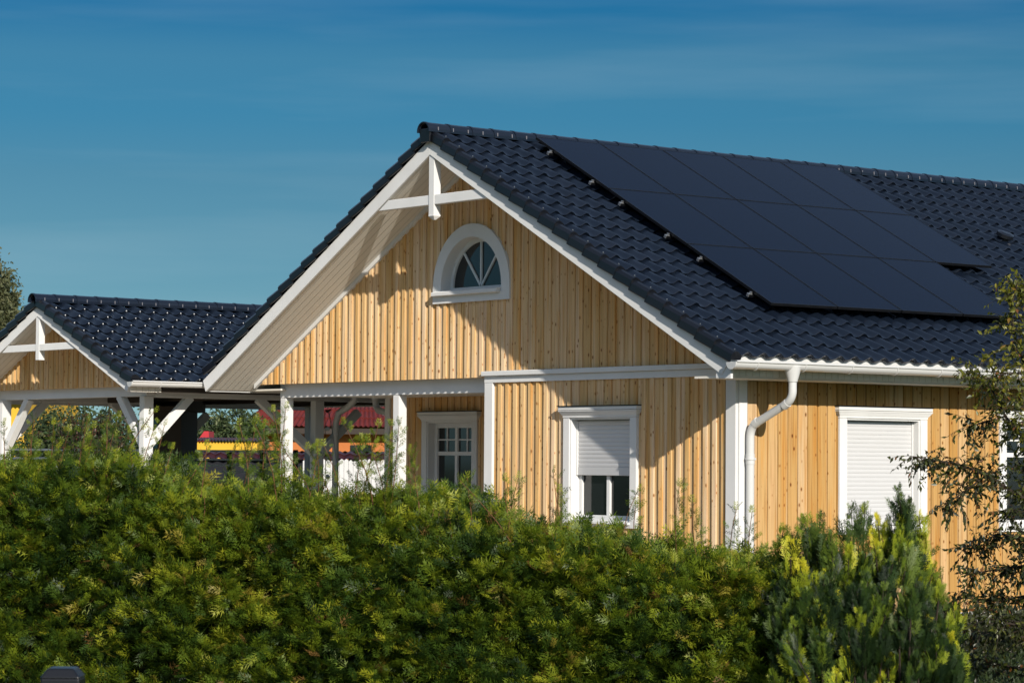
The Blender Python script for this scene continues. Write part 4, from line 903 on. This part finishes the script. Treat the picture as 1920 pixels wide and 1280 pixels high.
leafy('leafy_tree', 'small dark leaved tree with thin branches reaching in front of the eave wall at right', 'tree', br, M['leaf'], (.038, .066), 3.3, (.10, .30), .35)

# climbing / mixed shrub behind hedge at left
brs = []
for px, py in ((92, 808), (112, 792), (135, 782), (165, 790), (190, 778), (215, 800), (240, 815), (150, 800), (115, 810), (205, 815)):
    brs.append(([gz(at(160 + (px - 160) * .3, 900, 26.5)), at(px * .7 + 45, 880, 26.5), at(px, py, 26.5 + rng.normal(0, .3))], .012, .55))
leafy('mixed_shrub', 'leafy garden shrub with reddish tips rising behind the hedge under the carport', 'shrub', brs, M['redleaf'], (.035, .065), .9, (.10, .28), .2)

# ------------------------------------------------------------------ trees beyond
def crown_tree(name, label, blobs, trunk_px, d, m, leaf=(.10, .18), n=9000, group=None, droop=.3, flat=1.0):
    g = gz(at(trunk_px, 850, d)); root = thing(name, label, 'tree', tuple(g), group); P = []; Y = []; st = MB(); tot = sum(b[2] ** 2 for b in blobs); tips = []
    for (px, py, r) in blobs:
        c = np.array(at(px, py, d + rng.normal(0, r * .3))); k = int(n * r * r / tot); cl = max(6, k // 26); cc = c + nrm(rnd(cl)) * (rng.random(cl) ** .45 * r)[:, None]
        idx = rng.integers(0, cl, k); P.append(cc[idx] + rnd(k) * r * .13 * np.array([1, 1, 1.3 + droop])); tips.append(c)
    P = np.concatenate(P); k = len(P); X = nrm(rnd(k) - Z * droop); S = rng.uniform(*leaf, k); T = np.clip(rng.normal(.42, .2, k), 0, .95)
    V, Fq, TT = scatter(leafp, P, X, rnd(k) + Z * .3, S, T[:, None]); fast_mesh('crown', V, Fq, m, root, tint=np.repeat(TT, 3, axis=1))
    top = Vector(np.mean(tips, axis=0)); st.tube([g, g.lerp(top, .5) + Vector((.1, 0, 0)), top], [.02 * top.z, .012 * top.z, .03], 8)
    for c in tips: st.tube([g.lerp(top, .55), Vector(c)], [.05, .02], 5)
    st.build('trunk', M['dbark'], root)
grn = leaf_mat('far_tree_leaf', [(0, (.035, .06, .028)), (.5, (.07, .10, .04)), (1, (.15, .17, .06))], .5, .3); birch = leaf_mat('birch_leaf', [(0, (.06, .075, .035)), (.5, (.12, .13, .06)), (1, (.22, .21, .10))], .5, .3)
crown_tree('birch_tree', 'tall pale leaved tree behind the left end of the carport roof', [(-22, 580, .9), (-50, 560, 1.1), (2, 600, .55), (-40, 620, 1.3), (2, 532, .38), (22, 562, .26), (-10, 650, .8), (18, 600, .3), (-20, 530, .5)], -20, 70, birch, (.09, .16), 16000, droop=.9)
crown_tree('garden_tree', 'green garden tree seen under the carport roof beside the red roof', [(400, 812, .45), (425, 800, .5), (450, 815, .45), (470, 800, .35), (385, 830, .4), (440, 835, .4), (480, 830, .3)], 430, 63, grn, (.07, .13), 7000)
crown_tree('garden_tree', 'darker green tree at the left behind the slatted fence', [(90, 830, .6), (130, 820, .7), (180, 825, .6), (230, 830, .6), (60, 840, .5)], 150, 50, grn, (.07, .13), 7000)
# far belt of woodland
def woods():
    n = 26000; t = rng.uniform(-95, 75, n); dd = 190 + rng.uniform(-8, 8, n); hh = (4.2 + 1.3 * vn(t * .12, t * .05) + .6 * vn(t * .5, 0 * t)) ; z = hh * rng.random(n) ** .6
    P = np.array(CAM) + dd[:, None] * np.array(Fh) + t[:, None] * np.array(Rh); P[:, 2] = z
    V, Fq, TT = scatter(leafp, P, rnd(n), rnd(n), rng.uniform(.5, .9, n), np.clip(rng.normal(.35, .2, n), 0, .9)[:, None]); fast_mesh('far_woods', V, Fq, grn, None, tint=np.repeat(TT, 3, axis=1), kind='stuff')
woods()

# ------------------------------------------------------------------ low planting by the plinth at right, and grass
def tufts(name, n, f, m, size, **props):
    P = f(n); k = len(P); X = nrm(Z + rnd(k) * .5); V, Fq, TT = scatter(leafp, P, X, rnd(k), rng.uniform(*size, k), np.clip(rng.normal(.4, .25, k), 0, .95)[:, None]); return fast_mesh(name, V, Fq, m, None, tint=np.repeat(TT, 3, axis=1), **props)
M['cover'] = leaf_mat('ground_cover_leaf', [(0, (.018, .028, .012)), (.6, (.045, .055, .025)), (1, (.14, .12, .08))], .6, .3); M['grass'] = leaf_mat('grass_blade', [(0, (.012, .025, .008)), (1, (.05, .075, .018))], .6, .3)
tufts('ground_cover', 9000, lambda n: np.stack([.35 + rng.random(n) * 1.3, rng.uniform(1.5, 9.5, n), .02 + rng.random(n) ** 1.3 * .45], 1), M['cover'], (.06, .12), kind='stuff')
tufts('grass', 30000, lambda n: np.stack([rng.uniform(1.7, 7, n), rng.uniform(-3, 8, n), np.full(n, .0)], 1), M['grass'], (.05, .10), kind='stuff')

# ------------------------------------------------------------------ dark lamp head close to the camera, bottom left
pl = gz(at(118, 1260, 9.5)); lamp = thing('garden_bollard', 'dark blurred bollard head with sloping sides at the bottom left corner', 'bollard', tuple(pl))
tz = at(118, 1250, 9.5).z; mb = MB(); blk = mat('black_plastic', (.0035, .004, .006), .35, .5)
def ring(z, a, b, y=0): return [Vector((pl.x, pl.y, z)) + Rh * sx * a + Fh * sy * b for sx, sy in ((-1, -1), (1, -1), (1, 1), (-1, 1))]
mb.hexa(ring(tz - .16, .078, .07) + ring(tz - .035, .068, .066)); mb.hexa(ring(tz - .0345, .072, .07) + ring(tz, .046, .05)); mb.build('head', blk, lamp, bevel=.006)
mb = MB(); mb.hexa(ring(0, .035, .035) + ring(tz - .16, .035, .035)); mb.build('bollard_post', blk, lamp, bevel=.004)
